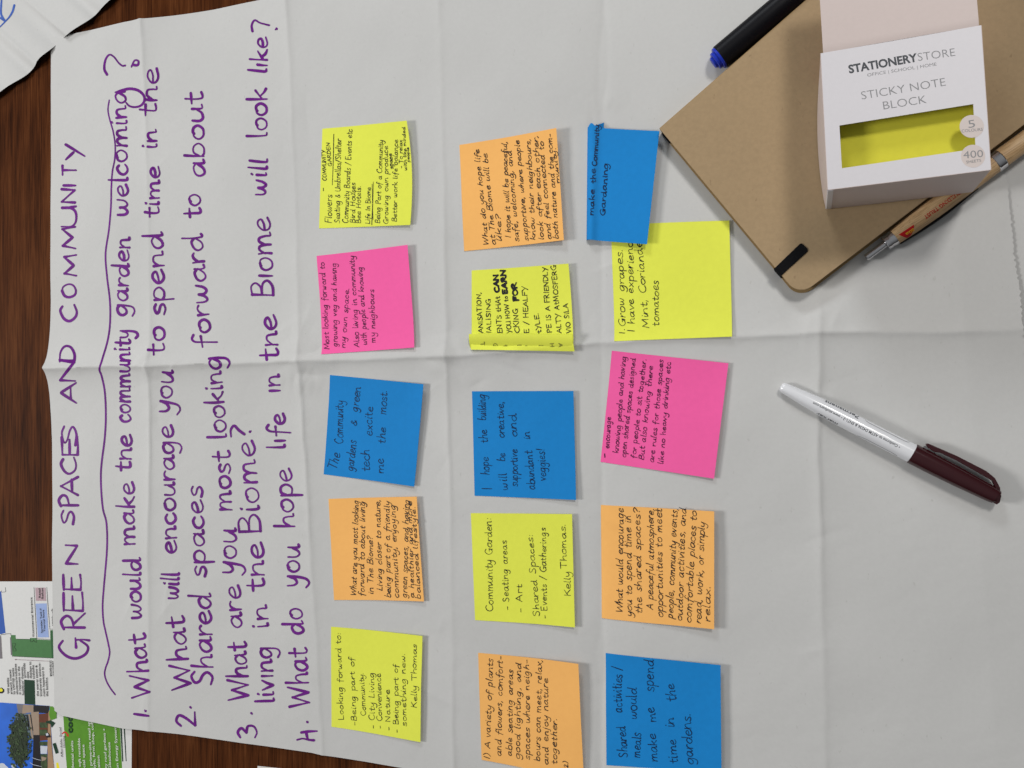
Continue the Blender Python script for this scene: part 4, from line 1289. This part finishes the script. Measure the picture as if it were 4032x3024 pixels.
# glued tab at the near corner
k1 = bl + (br - bl) * .035
prism('corner_tab', [bl + (bl - br) / 78 * .55, bl + (bl - tl) / 75 * .6, k1 + (bl - tl) / 75 * .6, k1], BZ0 + .5, BZ1 - 1.2, M_BOXWHITE, box)


def lid():
    # hinged on the panel's upper edge and folded back, drooping a little
    hl, hr = tl + (tr - tl) * .015, tr + (tl - tr) * .012
    upv = (tl - bl); upv = upv / np.linalg.norm(upv)
    upv2 = unproj(*VX(55, 0), 66) - unproj(*VX(76, 385), 63.4)
    upv2 = upv2 / np.linalg.norm(upv2)
    n, m = 10, 30
    W = np.zeros((n, m, 3))
    for i in range(n):
        for j in range(m):
            s = i / (n - 1); t = j / (m - 1) * 62.0
            p = hl * (1 - s) + hr * s
            W[i, j] = p + np.array([upv2[0], upv2[1], 0]) * t + np.array([0, 0, -.55 * math.exp(-t / 1.0) + .45 - 0.10 * t + .25 * math.sin(s * 3)])
    sf = Surf(W)
    return sf.mesh('lid_flap', M_BOXPINK, box, 0.5)


lid()
bt = Print(BZ1 + .06, 0.0)
bt.text("STATIONERY", VX(278, 556), VX(799, 464), 61 * VX.k, M_DARKTXT, 0.032)
bt.text("STORE", VX(802, 463), VX(1084, 424), 61 * VX.k, M_GREYTXT, -0.012)
bt.text("OFFICE | SCHOOL | HOME", VX(416, 582), VX(942, 497), 24 * VX.k, M_GREYTXT, -0.006)
bt.text("STICKY NOTE", VX(374, 756), VX(1012, 650), 62 * VX.k, M_GREYTXT, -0.012)
bt.text("BLOCK", VX(540, 832), VX(866, 782), 62 * VX.k, M_GREYTXT, -0.012)
bt.build('printed_lettering', front)


def sticker(cx, cy, r, t1, t2):
    c = VX(cx, cy)
    pts = [(c[0] + r * VX.k * math.cos(a), c[1] + r * .94 * VX.k * math.sin(a)) for a in np.linspace(0, 2 * math.pi, 40, endpoint=False)]
    W = unproj([p[0] for p in pts], [p[1] for p in pts], BZ1)
    o = prism('round_label', list(W), BZ1 - .4, BZ1 + .07, M_STICKER, box)
    p = Print(BZ1 + .14, 0.0)
    for (t, p0, p1, cap) in (t1, t2): p.text(t, VX(*p0), VX(*p1), cap * VX.k, M_GREYTXT, -.004)
    p.build('printed_lettering', o)
    return o


sticker(1208, 960, 92, ("5", (1186, 972), (1236, 964), 58), ("COLOURS", (1132, 1006), (1292, 992), 22))
sticker(1218, 1186, 92, ("400", (1146, 1204), (1296, 1192), 56), ("SHEETS", (1168, 1242), (1280, 1228), 22))
inset = lambda p: p + (cen - p) * .05
pad = empty('note_pad', (cen[0], cen[1], BZ0 + .2))
tag(pad, 'yellow sticky note pad seen through the window of the white card box', 'note pad')
prism('top_layer', [inset(p) for p in (tl, tr, br, bl)], BZ1 - 16.0, BZ1 - 8.5, M_PAD, pad)
prism('lower_layer', [inset(p) for p in (tl, tr, br, bl)], BZ0 + .2, BZ1 - 16.05, NOTE['pink'], pad)

# ---------------------------------------------------------------- bamboo pen
O = unproj(*VQ(190, 1428), 6.6); E = unproj(*VQ(1625, 372), 7.3)
Ap = (E - O) / np.linalg.norm(E - O)
pen = empty('ballpoint_pen', (O[0], O[1], 1.2))
tag(pen, 'bamboo push button pen with chrome parts and red print, half under the box', 'pen')
Rr = np.linalg.norm(E - O)
print('pen ring at', Rr)
bar = [(19.0, 4.7), (22, 5.0), (32, 5.6), (48, 6.0), (60, 5.8), (Rr - 2.4, 5.55)]


def prad(d): return float(np.interp(d, [b[0] for b in bar], [b[1] for b in bar]))


lathe('push_button', O, Ap, [(0, 1.0), (.15, 1.7), (.7, 2.1), (12.6, 2.1)], M_CHROME, pen)
lathe('chrome_collar', O, Ap, [(12.7, 3.6), (13.1, 4.2), (15.0, 4.5), (15.6, 4.3), (16.4, 4.35), (17.4, 4.7), (18.95, 4.75)], M_CHROME, pen)
lathe('barrel', O, Ap, bar, M_BAMBOO, pen)
lathe('chrome_ring', O, Ap, [(Rr - 2.35, 5.5), (Rr - 2.0, 5.75), (Rr + 2.0, 5.75), (Rr + 2.35, 5.5)], M_CHROME, pen)
lathe('lower_barrel', O, Ap, [(Rr + 2.4, 5.55), (Rr + 24, 5.4), (Rr + 45, 4.2), (Rr + 54, 2.6)], M_BAMBOO, pen)
lathe('tip', O, Ap, [(Rr + 54.05, 2.5), (Rr + 60, .8), (Rr + 62, .4)], M_CHROME, pen)
Zu = np.array([0, 0, 1.0]); Sd = np.cross(Ap, Zu)
nside = Sd if Sd[1] < 0 else -Sd                     # towards the lower right of the picture


def clip():
    V = []; f = []
    ds = np.linspace(19.5, 68, 16)
    for d in ds:
        off = prad(d) + .15 + (0.9 * math.sin((d - 19.5) / 48.5 * math.pi))
        c = O + Ap * d + nside * off * .93 - Zu * 1.2
        for a, b in [(-.7, -1.6), (.7, -1.6), (.7, 1.6), (-.7, 1.6)]:
            V.append(c + nside * a + Zu * b)
    for i in range(len(ds) - 1):
        for k in range(4):
            j = (k + 1) % 4
            f.append((4 * i + k, 4 * i + j, 4 * i + 4 + j, 4 * i + 4 + k))
    f += [(3, 2, 1, 0), tuple(4 * (len(ds) - 1) + k for k in range(4))]
    o = link('clip', V, f, M_BLACK, pen, False)
    bm = bmesh.new(); bm.from_mesh(o.data); bmesh.ops.recalc_face_normals(bm, faces=bm.faces); bm.to_mesh(o.data); bm.free()


clip()
sg = 1.0 if nside.dot(Sd) > 0 else -1.0
V_, f_ = text_mesh("BUILDING TRUST", 0.02)
W_ = on_lathe(V_, O, Ap, prad, 58.5, 36.6, sg * math.radians(19), 2.3, sg)
link('printed_lettering', W_, f_, M_RED, pen, False)
tri = np.array([(0, .0), (1, 0), (.93, .25), (.75, .6), (.5, 1.0)], float)


def logo():
    # red wedge, flat side to the print, point to the notebook side
    pts = [(31.6, -1.9), (29.5, -2.2), (24.2, 2.6), (25.0, -0.6)]
    pts = [VQ(*p) for p in [(548, 1172), (712, 1064), (716, 1085), (706, 1135), (688, 1180), (660, 1212)]]
    A = Ap; d = []; 
    P3 = []
    for p in pts:
        q = unproj(*p, 6.8 + 5.3)
        a = (q - O).dot(A); side = (q - O).dot(nside)
        r = prad(a) + .07
        th = math.asin(max(-.95, min(.95, side / r)))
        P3.append((a, th))
    ctr = (np.mean([p[0] for p in P3]), np.mean([p[1] for p in P3]))
    def surf(a, th, up=.07): 
        r = prad(a) + up
        return O + A * a + r * (math.cos(th) * Zu + math.sin(th) * nside)
    V = []; f = []
    n = len(P3); steps = 6
    # fan with subdivisions so it follows the barrel
    for i in range(n):
        a, b = P3[i], P3[(i + 1) % n]
        base = len(V)
        for u in range(steps + 1):
            for v in range(5):
                s = u / steps; t = v / 4
                e = (a[0] * (1 - t) + b[0] * t, a[1] * (1 - t) + b[1] * t)
                V.append(surf(ctr[0] * (1 - s) + e[0] * s, ctr[1] * (1 - s) + e[1] * s))
        for u in range(steps):
            for v in range(4):
                k = base + u * 5 + v
                f.append((k, k + 1, k + 6, k + 5))
    o = link('logo', V, f, M_RED, pen, False)
    Vt, ft = text_mesh("Sika", .02)
    W = on_lathe(Vt, O, Ap, lambda d: prad(d) + .06, ctr[0] + 2.6, ctr[0] - 2.3, sg * (ctr[1] - .02), 2.0, sg)
    link('logo_lettering', W, ft, M_LOGOYEL, o, False)


logo()

# ---------------------------------------------------------------- white and maroon marker
MZ = 7.6
T0 = unproj(*VK(158, 152), MZ); T1 = unproj(*VK(1265, 718), MZ); T2 = unproj(*VK(1992, 1085), MZ)
Am = (T1 - T0) / np.linalg.norm(T1 - T0)
LB = np.linalg.norm(T1 - T0); LC = np.linalg.norm(T2 - T1)
print('marker', LB, LC)
wm = empty('marker_pen', (T0[0], T0[1], 1.6))
tag(wm, 'white permanent marker with a maroon clip cap on the blank paper', 'marker')
bpro = [(0, 1.2), (.25, 2.2), (1.0, 2.85), (2.5, 3.25), (8, 3.75), (16, 4.45), (24, 4.95), (32, 5.25), (44, 5.45), (LB - 1, 5.6), (LB, 5.6)]


def mrad(d): return float(np.interp(d, [b[0] for b in bpro], [b[1] for b in bpro]))


lathe('barrel', T0, Am, bpro, M_MWHITE, wm, 48)
lathe('cap', T0, Am, [(LB + .05, 5.75), (LB + .3, 6.0), (LB + 12, 5.95), (LB + LC * .55, 5.6), (LB + LC - 4, 4.7), (LB + LC - 1.2, 4.35), (LB + LC - 1.2, 3.9), (LB + LC, 3.7)], M_MAROON, wm, 48)
clip_px = [(1380, 642), (1402, 634), (1640, 737), (1890, 865), (1965, 925), (2008, 1005), (2018, 1080), (2006, 1132), (1978, 1150), (1945, 1128), (1962, 1075), (1972, 1010), (1942, 950),
           (1835, 888), (1640, 778), (1500, 712), (1455, 706), (1400, 672)]
prism('clip', [unproj(*VK(*p), MZ + 1)[:2] for p in clip_px], MZ - 2.2, MZ + 2.0, M_MAROON, wm, .35)
Sm = np.cross(Am, Zu)                                  # lathe's side direction
nlow = Sm if Sm[1] < 0 and Sm[0] < 0 else (-Sm if (-Sm)[1] < 0 else Sm)
sm = 1.0 if nlow.dot(Sm) > 0 else -1.0
TV = []; TF = []; off = 0
for txt, a0, a1, deg, hgt, bold in [("\u2022 Conforms to ASTM D4236 & EN71-3 \u2022 www.studioart.com", 73.6, 20.8, 0, 1.6, .012), ("Permanent", 46.8, 26.0, -56, 2.9, .02), ("marker", 38.6, 25.4, 60, 2.2, .02)]:
    V_, f_ = text_mesh(txt, bold)
    W_ = on_lathe(V_, T0, Am, mrad, a0, a1, sm * math.radians(deg), hgt, sm)
    TV.append(W_); TF += [tuple(i + off for i in q) for q in f_]; off += len(W_)


def barrel_line(pts, w):
    global off
    V = []
    for d, deg in pts:
        for k in (-1, 1):
            r = mrad(d) + .08; th = sm * (math.radians(deg) + k * w / 2 / r)
            V.append(T0 + Am * d + r * (math.cos(th) * Zu + math.sin(th) * Sm))
    TV.append(np.array(V))
    for i in range(len(pts) - 1): TF.append((off + 2 * i, off + 2 * i + 1, off + 2 * i + 3, off + 2 * i + 2))
    off += len(V)


barrel_line([(50.5, -68), (51.5, -58), (53, -53), (60, -52), (68, -52), (74, -52), (76, -56), (77, -66)], .3)
barrel_line([(51, 72), (52.5, 63), (56, 58), (64, 58), (72, 58), (75, 63)], .3)
link('printed_lettering', np.vstack(TV), TF, M_DARKTXT, wm, False)
